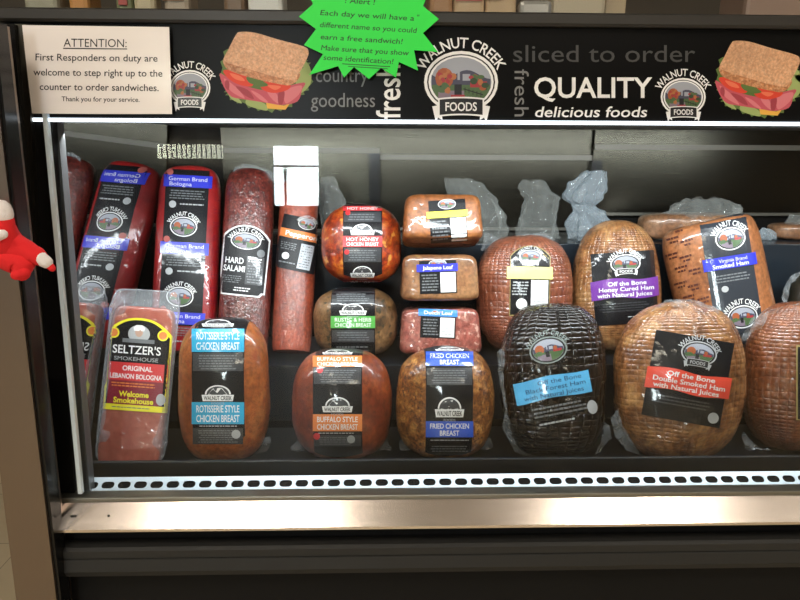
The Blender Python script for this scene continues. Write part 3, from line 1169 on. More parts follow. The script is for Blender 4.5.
NEON = M('neon_green_card', (0.02, 0.78, 0.06), 0.5)
star = [(299, 16.5), (316, 29), (304, 45), (323, 54), (309, 75), (338, 66), (344, 77.5), (354, 67), (369, 79), (381, 68), (396, 77.5), (399, 62), (418, 70.5), (414, 50), (438, 52), (423, 33), (439, 19), (423, 6), (431, -12), (409, -8), (400, -26), (385, -11), (368, -28), (354, -11), (334, -24), (326, -8), (304, -14), (313, 4)]
t, base2 = flat_sign('starburst_sign', 'bright green starburst card with handwritten notice hanging over header', star, 1.012, 0.0015, NEON)
p_ = Print(368, 35, 3.5)
p_.text('! Alert !', 358, 4.5, 5.6, INK, 0, w=30, shear=0.1)
p_.text('Each day we will have a', 366, 18, 5.4, INK, 0, w=94, shear=0.1)
p_.text('"', 417, 17, 5.4, INK, 0)
p_.text('different name so you could', 368, 30, 5.4, INK, 0, w=97, shear=0.1)
p_.text('earn a free sandwich!', 362, 42, 5.4, INK, 0, w=82, shear=0.1)
p_.text('Make sure that you show', 366, 53, 5.4, INK, 0, w=88, shear=0.1)
p_.text('some identification!', 360, 62.5, 5.4, INK, 0, w=70, shear=0.1)
p_.rect(344, 65, 392, 65.7, INK, 0)
p_.rect(350, 67.3, 390, 67.9, INK, 0)
p_.build('handwriting', t, lambda x, y: (at(x, y, 1.012) - base2, Vector((0, -1, 0))), 0.0005)

# ------------------------------------------------------------------ the goods
Z1, Z2, Z3 = 0.6686, 0.8246, 1.0666
RC = dict(coat=0.7)
m_rot = meat('rotisserie_skin', [(0.30, 0.075, 0.018), (0.42, 0.13, 0.035), (0.52, 0.20, 0.06)], 10, 0.12, fleck=(60, (0.26, 0.05, 0.012), 0.62))
m_buf = meat('buffalo_skin', [(0.16, 0.024, 0.007), (0.28, 0.055, 0.014), (0.38, 0.10, 0.026)], 14, 0.15, fleck=(70, (0.20, 0.03, 0.01), 0.60))
m_fri = meat('fried_skin', [(0.12, 0.035, 0.010), (0.36, 0.14, 0.035), (0.60, 0.31, 0.10)], 55, 0.4, fleck=(130, (0.08, 0.022, 0.008), 0.58), grain=(200, 0.5), micro=0.25)
m_hot = meat('hot_honey_skin', [(0.10, 0.010, 0.004), (0.46, 0.06, 0.010), (0.66, 0.19, 0.025)], 36, 0.3, fleck=(55, (0.60, 0.25, 0.04), 0.62))
m_rus = meat('herb_skin', [(0.06, 0.035, 0.018), (0.22, 0.12, 0.05), (0.36, 0.21, 0.10)], 22, 0.3, fleck=(80, (0.04, 0.03, 0.015), 0.58))


def chicken(name, label, mat, l, r, top, Y, z, xl, xr, col, bands, badges, greys, lines, seal=None, **kw):
    g = Good(name, label, 'chicken breast', mat, l, r, top, Y, z, group='round chicken breasts in black bands', **kw)
    g.band(xl, xr, (top + 450) / 2 if top > 300 else top + 40, -60, 170, FBLACK, name='label_band')
    d = Print()
    cx = (xl + xr) / 2
    w = xr - xl
    bow = lambda x: 0.0
    for y0, y1 in greys:
        d.rect(xl + 1, y0, xr - 1, y1, CHAR, 0)
        d.lines(xl + w * 0.12, y0 + 1.5, xr - w * 0.12, y1 - 1, max(2, int((y1 - y0) / 2.6)), GREY, 1)
    for b in bands:
        y0, y1, a, c_ = b
        d.rect(xl, y0, xr, y1, col, 2)
        h = (y1 - y0)
        if c_:
            d.text(a, cx, y0 + h * 0.46, h * 0.33, WHITE, 3, w=w * 0.82, bold=0.012)
            d.text(c_, cx, y0 + h * 0.90, h * 0.33, WHITE, 3, w=w * 0.82 * min(1, len(c_) / 12), bold=0.012)
        else:
            d.text(a, cx, y0 + h * 0.80, h * 0.6, WHITE, 3, w=w * 0.78, bold=0.012)
    for y0, y1 in badges:
        d.badge(cx, y0, y1, w * 0.62)
    for q in lines:
        d.lines(xl + w * 0.08, q[0], xr - w * 0.08, q[1], q[2], LGREY if q[2] == 1 else GREY, 1)
    for q in (seal or []):
        d.ell(q[0], q[1], q[2], q[2], q[3], 3, 2, 16)
    g.press(d, 'label_print')
    return g


g = chicken('chicken_breast', 'tall tan chicken breast with light blue label bands on lowest shelf', m_rot, 178, 270, 318, 1.165, Z1, 192, 244, CYAN,
            [(329, 352, 'ROTISSERIE STYLE', 'CHICKEN BREAST'), (402, 424, 'ROTISSERIE STYLE', 'CHICKEN BREAST')], [(320, 327), (385, 401)], [(353, 371), (428, 444)], [(425, 427, 1)],
            seal=[(236, 434, 4.5, LGREY)], lean=12, dr=0.74, e1=0.62, e2=0.9, amp=0.0025, seed=2)
g.flap([(258, 440), (270, 436), (272, 441), (268, 450), (256, 457)])
g = chicken('chicken_breast', 'reddish brown round chicken breast with orange label bands', m_buf, 292, 392, 348, 1.175, Z1, 313, 362, ORANGE,
            [(356, 367, 'BUFFALO STYLE', 'CHICKEN BREAST'), (414, 431, 'BUFFALO STYLE', 'CHICKEN BREAST')], [(350, 355), (397, 412)], [(368, 384), (435, 446)], [(432, 434, 1)],
            seal=[(320, 370, 3.4, RED), (317, 436, 3.4, RED), (351, 439, 4, LGREY)], lean=8, dr=0.78, e1=0.72, e2=0.95, amp=0.002, seed=3)
g.flap([(291, 446), (299, 440), (305, 456), (294, 457)])
g.flap([(380, 448), (388, 440), (392, 452), (380, 457)])
g = chicken('chicken_breast', 'golden crumbed round chicken breast with dark blue label bands', m_fri, 396, 494, 346, 1.175, Z1, 426, 473, BLUE,
            [(352, 366, 'FRIED CHICKEN', 'BREAST'), (421, 437, 'FRIED CHICKEN', 'BREAST')], [(347.5, 351.5), (397, 417)], [(368, 385)], [(439, 441, 1), (445, 452, 3)],
            lean=8, dr=0.78, e1=0.70, e2=0.95, amp=0.003, seed=4)
g.flap([(399, 442), (408, 438), (414, 456), (401, 457)])
g.flap([(480, 448), (490, 438), (494, 446), (488, 456), (478, 457)])
gr_ = chicken('chicken_breast', 'brown herbed chicken breast with green label band under spicy red one', m_rus, 313, 398, 287, 1.368, Z2, 331, 375, GREEN,
              [(316, 328, 'RUSTIC & HERB', 'CHICKEN BREAST')], [(304, 315)], [(292, 303), (330, 342)], [(345, 356, 3)], lean=6, dr=0.70, e1=0.72, e2=0.95, amp=0.003, seed=5)
g = chicken('chicken_breast', 'spicy red glazed chicken breast with red label bands stacked on top', m_hot, 322, 401, 205, 1.40, gr_.ztop + 0.0005, 343, 382, RED,
            [(206.5, 211, 'HOT HONEY', None), (236, 247, 'HOT HONEY', 'CHICKEN BREAST'), (279, 287, 'HOT HONEY', None)], [(224, 235), (266, 277)], [(212, 222), (248, 262)], [],
            seal=[(348, 213, 2.5, RED), (347, 252, 2.5, RED)], lean=16, dr=0.80, e1=0.72, e2=0.9, amp=0.003, seed=6)

# logs ------------------------------------------------------------
m_bol = meat('red_casing', [(0.32, 0.011, 0.014), (0.42, 0.018, 0.020), (0.48, 0.03, 0.028)], 8, 0.05, rough=0.35, crinkle=0.3, grain=(60, 0.15), coat=0.8)
m_sal = meat('salami_skin', [(0.13, 0.020, 0.014), (0.18, 0.032, 0.022), (0.24, 0.05, 0.035)], 40, 0.3, coat=1.0, crinkle=0.5, grain=(170, 0.6), micro=0.6)
m_pep = meat('pepperoni_skin', [(0.30, 0.055, 0.025), (0.38, 0.08, 0.038), (0.42, 0.10, 0.05)], 40, 0.3, coat=1.0, crinkle=0.4, grain=(150, 0.35), micro=0.6)
g = Good('bologna_log', 'bright red bologna log with black label beside polished end panel', 'bologna', m_bol, 151, 221, 166, 1.345, Z2, lean=25, roll=-1, dr=0.60, e1=0.30, e2=0.85, amp=0.0015, seed=7, nlat=60)
d = Print(186, 240, 3)
d.rect(163, 170, 206, 326, FBLACK, 0)
for yc in (181, 248, 318):
    d.wave(161, 209, lambda x: yc - 5.5, lambda x: yc + 6.5, RBLUE, 3)
    d.text('German Brand', 185, yc + 0.2, 4.0, WHITE, 4, w=38)
    d.text('Bologna', 178, yc + 5.3, 4.0, WHITE, 4, w=22)
    d.ell(167, yc - 12 + 4, 3.2, 3.2, M('print_pale_red', (0.5, 0.12, 0.10), 0.4), 3, 2, 14)
    d.lines(167, yc + 9, 203, yc + 19, 4, GREY, 1)
    d.ell(171, yc + 24, 3.6, 3.6, LGREY, 3, 2, 16)
    d.lines(178, yc + 22, 203, yc + 25, 1, LGREY, 1)
for yc in (227, 297):
    d.oval(183, yc, 27, 20, l=1, foods=False, th=4.2, small=True)
g.press(d)
d = Print(215, 240, 3)
for i in range(11):
    for j in (0, 1):
        d.lines(212, 183 + i * 13 + j * 3, 220, 185 + i * 13 + j * 3, 1, MAROON, 0)
g.press(d, 'casing_print')

g = Good('salami_log', 'dark brown salami log with arched black label', 'salami', m_sal, 218, 274, 168, 1.335, Z2, lean=25, roll=0, dr=0.75, e1=0.28, e2=0.95, amp=0.0012, seed=8, nlat=60)
d = Print(243, 260, 6)


def arch(d, x0, x1, y0, y1, m, l, rise=8, rb=3):
    d.wave(x0, x1, lambda x: y0 + rise * (abs((x - (x0 + x1) / 2) / ((x1 - x0) / 2)) ** 2.4), lambda x: y1 - rb * 0 - (0 if abs(x - (x0 + x1) / 2) < (x1 - x0) / 2 - rb else rb), m, l, cell=2.5, ny=14)


arch(d, 220, 268, 225, 296, WHITE, 0, 13, 3)
arch(d, 221.5, 266.5, 226.5, 294.5, LBLACK, 2, 13, 3)
d.oval(244, 241, 30, 17, l=3, foods=False, th=4.2, small=True)
d.text('HARD', 235, 264, 6, WHITE, 5, w=18, bold=0.02)
d.text('SALAMI', 235.5, 272, 6, WHITE, 5, w=21, bold=0.02)
d.rect(247, 256, 264, 284, CHAR, 3)
d.lines(248, 257, 263, 262, 2, WHITE, 4)
d.lines(248, 264, 263, 283, 7, GREY, 4)
d.lines(223, 276, 244, 284, 4, GREY, 3)
d.lines(236, 287, 254, 292, 2, WHITE, 3)
d.ell(260, 252, 4, 4, GREY, 3, 2, 14)
g.press(d)

g.flap([(232, 182), (235, 168), (243, 163), (258, 167), (272, 171), (276, 184), (268, 178), (250, 174), (238, 178)], dy=0.16)

g = Good('pepperoni_log', 'slim orange pepperoni log with black wrap label', 'pepperoni', m_pep, 272, 318, 178, 1.345, Z2, lean=25, roll=1.5, dr=0.95, e1=0.22, e2=1.0, amp=0.0008, seed=9, nlat=60)
d = Print(298, 246, 12)
d.wave(278, 319, lambda x: 217, lambda x: 271, LBLACK, 0, ny=12, cell=2.5)
d.wave(278, 319, lambda x: 231, lambda x: 239.5, ORANGE, 3, cell=2.5)
d.text('Pepperoni', 300, 237.5, 5, WHITE, 4, w=33, bold=0.02)
d.oval(302, 223, 17, 11, l=2, foods=False, th=2.6, small=True)
d.lines(281, 244, 298, 252, 4, GREY, 2)
d.rect(301, 243, 314, 268, M('nutrition_panel', (0.45, 0.48, 0.52), 0.4), 2, cell=2.5)
d.lines(302, 244, 313, 267, 9, GREY, 3)
d.ell(288, 258, 3.6, 3.6, WHITE, 3, 3, 16)
d.lines(282, 263, 299, 266, 1, GREY, 2)
g.press(d)

# loaf stack -------------------------------------------------------
m_l1 = meat('loaf_tan', [(0.34, 0.115, 0.035), (0.41, 0.155, 0.050), (0.45, 0.19, 0.07)], 8, 0.06, crinkle=0.45)
m_l2 = meat('loaf_jalapeno', [(0.29, 0.12, 0.05), (0.37, 0.18, 0.08), (0.42, 0.23, 0.11)], 10, 0.06, crinkle=0.45, fleck=(35, (0.30, 0.22, 0.07), 0.68))
m_l3 = meat('loaf_pink', [(0.31, 0.075, 0.055), (0.42, 0.13, 0.10), (0.50, 0.20, 0.155)], 50, 0.12, crinkle=0.35, fleck=(90, (0.62, 0.35, 0.28), 0.60))


def loaf(label, mat, l, r, top, Y, z, H, lx, ly, lw, lh, band, bcol, btext, rot, dr=0.72, roll=0, lean=12, seed=1):
    g = Good('meat_loaf', label, 'meat loaf', mat, l, r, top, Y, z, lean=lean, roll=roll, dr=dr, e1=0.26, e2=0.28, egg=-0.045, amp=0.002, seed=seed, group='square meat loaves stacked three high', part='loaf', H=H, flat=0.0)
    d = Print(lx, ly, rot)
    x0, x1, y0, y1 = lx - lw / 2, lx + lw / 2, ly - lh / 2, ly + lh / 2
    d.rect(x0, y0, x1, y1, FBLACK, 0)
    d.oval(lx, y0 + lh * 0.10, lw * 0.48, lh * 0.24, l=1, foods=False, name=False, small=True)
    d.rect(x0 - 2.5, band[0], x1 + 1.5, band[1], bcol, 10)
    if btext:
        d.text(btext, lx, band[1] - (band[1] - band[0]) * 0.28, (band[1] - band[0]) * 0.5, WHITE, 12, w=lw * 0.82, bold=0.015)
    d.rect(lx + lw * 0.06, band[1] + 1, x1 - 1, y1 - 1, WHITE, 2)
    d.lines(lx + lw * 0.10, band[1] + 2, x1 - 2.5, y1 - 2, 6, LGREY, 3, th=0.25)
    d.lines(x0 + 2, band[1] + 2, lx + lw * 0.02, y1 - 2, 6, GREY, 3)
    g.press(d)
    return g


ga = loaf('pink speckled meat loaf with light blue label strip at bottom of stack', m_l3, 399, 481, 303, 1.360, Z2, 0.106, 438, 324, 35, 28, (310, 316.5), M('print_mid_blue', (0.04, 0.22, 0.62), 0.4), 'Dutch Loaf', 2, seed=11)
gb_ = loaf('tan meat loaf with dark blue label strip in middle of stack', m_l2, 400, 479, 254, 1.366, ga.ztop + 0.0005, 0.104, 438, 277, 37, 33, (264, 271.5), RBLUE, 'Jalapeno Loaf', -2, seed=12)
gc_ = loaf('largest tan meat loaf with yellow label strip on top of stack', m_l1, 402, 483, 195, 1.378, gb_.ztop + 0.0005, 0.104, 448, 221, 37, 42, (211, 217.5), YELLOW, None, -4, seed=13, lean=20)

# hams -------------------------------------------------------------
m_h1 = meat('netted_ham_pink', [(0.24, 0.065, 0.030), (0.36, 0.115, 0.058), (0.46, 0.18, 0.10)], 14, 0.40, net=80, coat=1.0, crinkle=0.95)
m_h2 = meat('netted_ham_gold', [(0.22, 0.08, 0.028), (0.42, 0.19, 0.07), (0.58, 0.33, 0.14)], 20, 0.40, net=80, coat=1.0, crinkle=0.95)
m_h3 = meat('smoked_ham_tan', [(0.13, 0.045, 0.014), (0.34, 0.145, 0.05), (0.52, 0.28, 0.11)], 20, 0.35, net=65, coat=1.0, crinkle=1.0)
m_h4 = meat('netted_ham_brown', [(0.17, 0.045, 0.015), (0.28, 0.09, 0.03), (0.36, 0.14, 0.055)], 12, 0.4, net=70, coat=1.0, crinkle=0.9)
m_h5 = meat('black_ham', [(0.004, 0.003, 0.002), (0.010, 0.005, 0.003), (0.022, 0.009, 0.005)], 14, 0.55, net=48, coat=1.0, crinkle=0.8)
m_h5.node_tree.nodes['Principled BSDF'].inputs['Specular IOR Level'].default_value = 0.15
m_h6 = meat('printed_casing', [(0.46, 0.17, 0.06), (0.52, 0.21, 0.085), (0.56, 0.25, 0.11)], 8, 0.05, coat=0.9, crinkle=0.4)

g = Good('ham', 'netted pink brown ham with pale yellow label strip', 'ham', m_h1, 476, 573, 236, 1.385, Z2, lean=12, roll=0, dr=0.74, e1=0.70, e2=0.9, amp=0.003, seed=21, nlat=80, nlon=120, group='netted hams')
d = Print(529, 280, 1)
arch(d, 510, 550, 246, 316, M('label_gold_edge', (0.35, 0.27, 0.1), 0.4), 0, 10, 0)
arch(d, 510.7, 549.3, 246.8, 315, FBLACK, 1, 10, 0)
d.oval(530, 257, 22, 14, l=2, foods=True, th=3.2, small=True)
d.wave(507, 552, lambda x: 267, lambda x: 279, PYELLOW, 14)
d.rect(531, 280, 548, 313, WHITE, 3)
d.lines(533, 282, 547, 311, 8, LGREY, 4, th=0.25)
d.lines(512, 281, 529, 296, 5, LGREY, 3)
d.ell(522, 304, 5.5, 5.5, WHITE, 3, 3, 20)
g.press(d)
g.flap([(480, 250), (486, 232), (500, 240), (520, 235), (545, 233), (556, 240), (545, 248), (500, 250)], dy=0.07)

g = Good('ham', 'golden netted ham with black and purple label', 'ham', m_h2, 571, 661, 221, 1.385, Z2, lean=13, roll=0, dr=0.78, e1=0.78, e2=0.95, egg=-0.06, amp=0.003, seed=22, nlat=80, nlon=120, group='netted hams')
d = Print(624, 288, -4)
d.rect(593, 252, 656, 324, FBLACK, 0)
d.oval(627, 264, 30, 19, l=1, foods=True, th=4.5, small=True)
d.wave(591, 658, lambda x: 279 + 1.2 * math.sin(x * .12), lambda x: 298 + 1.2 * math.sin(x * .12), PURPLE, 4)
d.text('Off the Bone', 627, 285.5, 4.2, WHITE, 14, w=38, bold=0.015)
d.text('Honey Cured Ham', 626, 291, 4.2, WHITE, 14, w=54, bold=0.015)
d.text('with Natural Juices', 624, 296.6, 4.2, WHITE, 14, w=54, bold=0.015)
d.lines(598, 302, 650, 312, 4, CHAR, 1)
d.lines(625, 316, 645, 318, 1, LGREY, 1)
g.press(d)

g = Good('ham', 'orange tan cased ham log with black label and blue strip', 'ham', m_h6, 662, 779, 214, 1.375, Z2, lean=14, roll=-13, dr=0.76, e1=0.27, e2=0.95, amp=0.0015, seed=23, nlat=60)
d = Print(731, 270, -9)
d.rect(707, 213, 754, 345, M('label_slate', (0.035, 0.040, 0.050), 0.25, coat=0.8), 0)
d.oval(735, 239, 30, 23, l=1, foods=False, th=5.5, small=True)
d.wave(704, 757, lambda x: 256, lambda x: 268, RBLUE, 12)
d.text('Virginia Brand', 734, 261.5, 3.6, WHITE, 14, w=28)
d.text('Smoked Ham', 731, 266.7, 4.2, WHITE, 14, w=36, bold=0.02)
d.ell(722, 288, 3.6, 3.2, LGREY, 2, 2, 16)
d.lines(712, 273, 750, 282, 3, GREY, 1)
d.oval(735, 318, 30, 23, l=1, foods=False, th=5.5, small=True)
g.press(d)
d = Print(690, 270, -16)
for j in range(7):
    for i in range(3):
        x, y = 677 + i * 13 + (j % 2) * 5, 222 + j * 15 + (i % 2) * 6
        if x + 8 > 703 or (i == 0 and j == 0):
            continue
        d.lines(x - 7, y - 4, x + 7, y - 0.5, 1, M('casing_brown_ink', (0.10, 0.025, 0.015), 0.5), 0, th=0.6)
        d.lines(x - 4, y, x + 5, y + 3.2, 1, MATS['casing_brown_ink'], 0, th=0.6)
g.press(d, 'casing_print')

g = Good('ham', 'nearly black glossy netted ham with light blue label strip', 'ham', m_h5, 500, 606, 304, 1.165, Z1, lean=14, roll=0, dr=0.68, e1=0.66, e2=0.85, amp=0.004, seed=24, nlat=80, nlon=120, group='netted hams')
d = Print(552, 385, -11)
d.wave(514, 590, lambda x: 376 + 1.0 * math.sin(x * .1), lambda x: 398 + 1.0 * math.sin(x * .1), SKYB, 4)
d.oval(555, 350, 38, 27, l=1, foods=False, th=5, small=True, ring=M('faded_print', (0.22, 0.26, 0.25), 0.4))
d.text('Off the Bone', 560, 383, 4.6, M('print_navy', (0.01, 0.04, 0.12), 0.4), 6, w=44)
d.text('Black Forest Ham', 555, 389.5, 4.6, MATS['print_navy'], 6, w=60)
d.text('with Natural Juices', 552, 396, 4.6, MATS['print_navy'], 6, w=60)
d.lines(525, 404, 585, 416, 3, GREY, 1)
d.lines(530, 420, 572, 424, 1, LGREY, 1)
d.ell(587, 414, 5, 7, LGREY, 3, 3, 20)
g.press(d)
g.flap([(502, 350), (506, 340), (503, 375), (508, 415), (516, 440), (530, 456), (515, 452), (509, 440), (503, 430), (505, 410), (499, 380), (497, 352)], dy=-0.02)
g.flap([(604, 420), (610, 428), (612, 438), (606, 444), (600, 455), (592, 458), (602, 440)], dy=-0.01)

g = Good('ham', 'large smoked tan ham with slanted black and red label', 'ham', m_h3, 613, 746, 301, 1.152, Z1, lean=10, roll=0, dr=0.62, e1=0.80, e2=0.92, amp=0.004, seed=25, nlat=90, nlon=130, group='netted hams')
d = Print(688, 380, 10)
d.rect(648, 336, 727, 422, FBLACK, 0)
d.oval(694, 352, 36, 24, l=1, foods=True, th=5.2, small=True, ring=LGREY)
d.wave(646, 730, lambda x: 372 + 1.2 * math.sin(x * .11), lambda x: 393 + 1.2 * math.sin(x * .11), ORED, 14)
d.text('Off the Bone', 690, 378.5, 5, WHITE, 16, w=48, bold=0.015)
d.text('Double Smoked Ham', 689, 385, 5, WHITE, 16, w=72, bold=0.015)
d.text('with Natural Juices', 687, 391.3, 5, WHITE, 16, w=66, bold=0.015)
d.lines(655, 398, 720, 408, 3, CHAR, 1)
d.ell(719, 413, 5.5, 5.5, LGREY, 3, 3, 20)
g.press(d)
g.flap([(611, 418), (618, 408), (622, 425), (632, 440), (640, 455), (626, 450), (615, 436)], dy=-0.02)
g.flap([(650, 312), (665, 300), (690, 299), (715, 307), (735, 330), (745, 352), (735, 345), (712, 318), (688, 306), (665, 307)], dy=0.02)

g = Good('ham', 'brown netted ham in clear bag cut by right edge', 'ham', m_h4, 742, 862, 302, 1.195, Z1, lean=8, roll=0, dr=0.60, e1=0.66, e2=0.9, amp=0.003, seed=26, nlat=90, nlon=130, group='netted hams')
d = Print()
d.rect(796, 345, 850, 420, MATS['label_gold_edge'], 0)
d.rect(797.5, 347, 849, 419, FBLACK, 1)
g.press(d)
g.flap([(742, 430), (750, 440), (765, 450), (770, 457), (748, 455), (744, 445)], dy=-0.03)
g.flap([(738, 345), (752, 318), (775, 308), (800, 303), (812, 302), (800, 312), (772, 318), (755, 332)], dy=0.02)

g = Good('ham', 'small black bagged ham on middle step at right edge', 'ham', meat('dark_green_black', [(0.012, 0.014, 0.010), (0.03, 0.03, 0.022), (0.05, 0.045, 0.03)], 14, 0.3, coat=1.0), 783, 850, 268, 1.40, Z2, lean=10, dr=0.8, e1=0.85, e2=0.95, amp=0.002, seed=27)
g.flap([(782, 305), (783, 290), (790, 276), (802, 270), (800, 276), (791, 284), (787, 305)], dy=-0.03)

# packet of sliced bologna in a vacuum pouch ------------------------
m_slab = meat('bologna_slab', [(0.40, 0.10, 0.07), (0.48, 0.14, 0.10), (0.52, 0.18, 0.13)], 20, 0.08, crinkle=0.7, coat=1.0, grain=(110, 0.12))
g = Good('bologna_packet', 'flat vacuum pouch of bologna with yellow edged arched label at left end', 'bologna', m_slab, 98, 176, 306, 1.135, Z1, lean=20, roll=4, dr=0.26, e1=0.22, e2=0.35, amp=0.0015, seed=31, nlat=60, part='bologna')
d = Print(136.5, 366, 4)
arch(d, 104, 170, 318, 411, YELLOW, 0, 16, 0)
arch(d, 106.2, 167.8, 320.2, 405, FBLACK, 1, 16, 0)
d.rect(106.2, 363, 167.8, 381, RED, 2)
d.rect(106.2, 381, 167.8, 405, MAROON, 2)
d.ell(137, 334, 11, 9, LGREY, 2, 3, 20)
d.ell(137, 332, 4, 5, M('print_skin', (0.5, 0.32, 0.24), 0.4), 3, 2, 14)
d.poly([(131, 328), (134, 325), (137, 328), (140, 325), (143, 328), (142, 331), (132, 331)], WHITE, 4)
d.wave(121, 153, lambda x: 339, lambda x: 343, GREY, 3)
for x in (112, 161):
    d.ell(x, 334, 5.5, 5.5, YELLOW, 3, 2, 16)
    d.ell(x, 334, 4, 4, ORANGE, 4, 2, 16)
d.text('SELTZER\'S', 136, 354, 8.5, WHITE, 4, w=48, bold=0.012)
d.text('SMOKEHOUSE', 136, 361, 4, LGREY, 4, w=44)
d.text('ORIGINAL', 138, 371, 5, WHITE, 4, w=30, bold=0.02)
d.text('LEBANON BOLOGNA', 137, 379, 5, WHITE, 4, w=52, bold=0.02)
d.lines(110, 382.5, 160, 388, 2, ORANGE, 4)
d.text('Welcome', 136, 397, 5.6, YELLOW, 4, w=30, bold=0.03)
d.text('Smokehouse', 136, 403.5, 5.6, YELLOW, 4, w=40, bold=0.03)
d.lines(112, 407, 160, 409, 1, GREY, 4)
d.ell(163, 398, 4.5, 6, LGREY, 4, 2, 16)
g.press(d)
pp = Print()
V, Fc, UV = blob_geo(g.W + 0.012, 0.018, g.H + 0.022, 0.15, 0.30, amp=0.008, seed=33, nlat=60, nlon=80, freq=26, flat=0.0)
mesh('vacuum_pouch', [v + Vector((0, -0.004, 0.004)) for v in V], Fc, FILM, g.t, smooth=True)

# bags on the top step ----------------------------------------------
m_b1 = meat('bagged_ham_tan', [(0.38, 0.18, 0.09), (0.48, 0.26, 0.14), (0.55, 0.33, 0.19)], 12, 0.2)


def bag(label, rows, Y, seed, mat=BAG, body=None, pleat=7, depth=0.55, z0=None):
    """clear bag: pleated loft through (y, left, right) rows; the first row is the foot on the step"""
    rws = [(at((l + r) / 2, y, Y), (r - l) / 2 * Y / F * 1.0) for y, l, r in rows]
    base = Vector((rws[-1][0].x, Y, Z3))
    t = thing('bagged_meat' if body else 'clear_bag', label, 'bagged meat' if body else 'bag', base, group='plastic bags on the top step')
    V, Fc = [], []
    n = 72
    # resample rows
    pts = []
    for i in range(len(rws) - 1):
        for q in range(7):
            a = q / 7
            pts.append((rws[i][0].lerp(rws[i + 1][0], a), rws[i][1] * (1 - a) + rws[i + 1][1] * a))
    pts.append(rws[-1])
    for j, (c, hw) in enumerate(pts):
        for i in range(n):
            a = 2 * math.pi * i / n
            k = 1.08 - 0.20 * abs(math.sin(pleat * 0.5 * a + seed + j * 0.05)) + 0.12 * math.sin((pleat - 3) * a + j * 0.25)
            p = Vector((c.x + math.sin(a) * hw * k * 0.9, c.y - math.cos(a) * hw * k * depth, c.z))
            q = p * 55 + Vector((seed, 0, 0))
            p += Vector((noise.noise(q), noise.noise(q + Vector((5, 0, 0))), noise.noise(q + Vector((0, 5, 0))))) * 0.007
            p.z = max(p.z, Z3 + 0.001)
            V.append(p - base)
    for j in range(len(pts) - 1):
        for i in range(n):
            a, b = j * n + i, j * n + (i + 1) % n
            Fc.append((a, b, b + n, a + n))
    mesh('plastic_bag', V, Fc, mat, t, smooth=True)
    if body:
        l, r, top = body
        p0, p1 = at(l, top, Y), at(r, top, Y)
        W = p1.x - p0.x
        Vb, Fb, UVb = blob_geo(W, 0.10, max(0.03, p0.z - Z3), 0.45, 0.6, amp=0.003, seed=seed, flat=0.03)
        c = Vector(((p0.x + p1.x) / 2, Y, Z3))
        mesh('meat', [v + c - base for v in Vb], Fb, m_b1, t, smooth=True, uv=UVb)
    return t


bag('loose clear bag top behind spicy red chicken breast', [(176, 322, 334), (190, 318, 340), (210, 318, 349), (240, 318, 352), (247, 318, 352)], 1.60, 1)
bag('crumpled clear bag behind stacked meat loaves', [(179, 446, 470), (186, 447, 486), (200, 450, 498), (215, 452, 507), (232, 450, 508), (246, 450, 505)], 1.60, 2)
bag('twisted clear bag neck standing left of darker door edge', [(180, 522, 542), (188, 519, 549), (198, 524, 562), (215, 518, 560), (235, 514, 560), (246, 514, 560)], 1.62, 3)
bag('milky bag with open knotted neck behind golden netted ham', [(170, 584, 607), (184, 566, 606), (198, 561, 603), (206, 572, 597), (212, 572, 606), (225, 566, 616), (246, 566, 622)], 1.60, 4, mat=film_mat('milky_bag_dense', 0.28, (0.52, 0.60, 0.66), 0.15, 26, 0.5))
bag('wide milky bag around tan ham behind orange tan log', [(199, 690, 722), (204, 672, 740), (212, 660, 746), (225, 648, 748), (247, 636, 748)], 1.62, 5, body=(641, 738, 212), pleat=9, depth=0.4)
bag('small white bag tuft left of cut off tan loaf', [(228, 764, 770), (233, 756, 776), (247, 752, 778)], 1.60, 6, body=None, mat=MATS['milky_bag_dense'])
bag('bagged tan loaf on top step at right edge', [(216, 792, 850), (226, 782, 858), (247, 776, 862)], 1.62, 8, body=(772, 855, 222), pleat=9, depth=0.4)

# ------------------------------------------------------------------ solid goods added above the lip in place of reflections in the guard glass
def pack(label, cat, name, l, r, top, Y, m, parts=None, dz=0.05, bev=0.008):
    p0, p1 = at(l, top, Y), at(r, top, Y)
    c = Vector(((p0.x + p1.x) / 2, Y, 1.5066))
    t = thing(name, label, cat, c)
    hw = (p1.x - p0.x) / 2
    box('wrapper', -hw, hw, -dz, dz, 0, p0.z - 1.506, m, t, bev=bev)
    if parts:
        for q in parts:
            box(q[0], hw * q[1], hw * q[2], -dz - 0.003, -dz + 0.004, (p0.z - 1.506) * q[3], (p0.z - 1.506) * q[4], q[5], t)
    return t


PK1 = M('reflected_bag_beige', (0.60, 0.42, 0.26), 0.35, bump=(40, 0.5, 0.004))
PK2 = M('reflected_bag_pink', (0.6, 0.17, 0.15), 0.4, bump=(60, 0.5, 0.004))
PK3 = M('reflected_bag_brown', (0.42, 0.22, 0.11), 0.4, bump=(40, 0.5, 0.004))
pack('beige bread bag with pink flowers behind the guard glass', 'bread', 'bread_bag_reflection', 452, 482, -30, 1.20, PK1, [('printed_flower', -0.9, 0.8, 0.40, 0.62, PK2)])
pack('orange brown bread bag right of the green card', 'bread', 'bread_bag_reflection', 428, 451, -30, 1.20, PK3)
pack('beige bread bag right of the flowered one', 'bread', 'bread_bag_reflection', 483, 513, -30, 1.20, PK1, [('printed_flower', -0.9, 0.1, 0.42, 0.52, PK3)])
pack('tall beige carton right of the bread bags', 'carton', 'carton', 548, 600, -30, 1.22, M('reflected_carton_beige', (0.55, 0.46, 0.34), 0.5), [('carton_flap', -1.0, 1.0, 0.50, 0.54, M('reflected_carton_fold', (0.4, 0.35, 0.3), 0.5))])
pack('narrow wooden board standing behind the guard glass', 'board', 'board_reflection', 606, 627, -30, 1.22, M('reflected_board_wood', (0.5, 0.38, 0.25), 0.5, bump=(25, 0.3)), dz=0.012, bev=0.003)
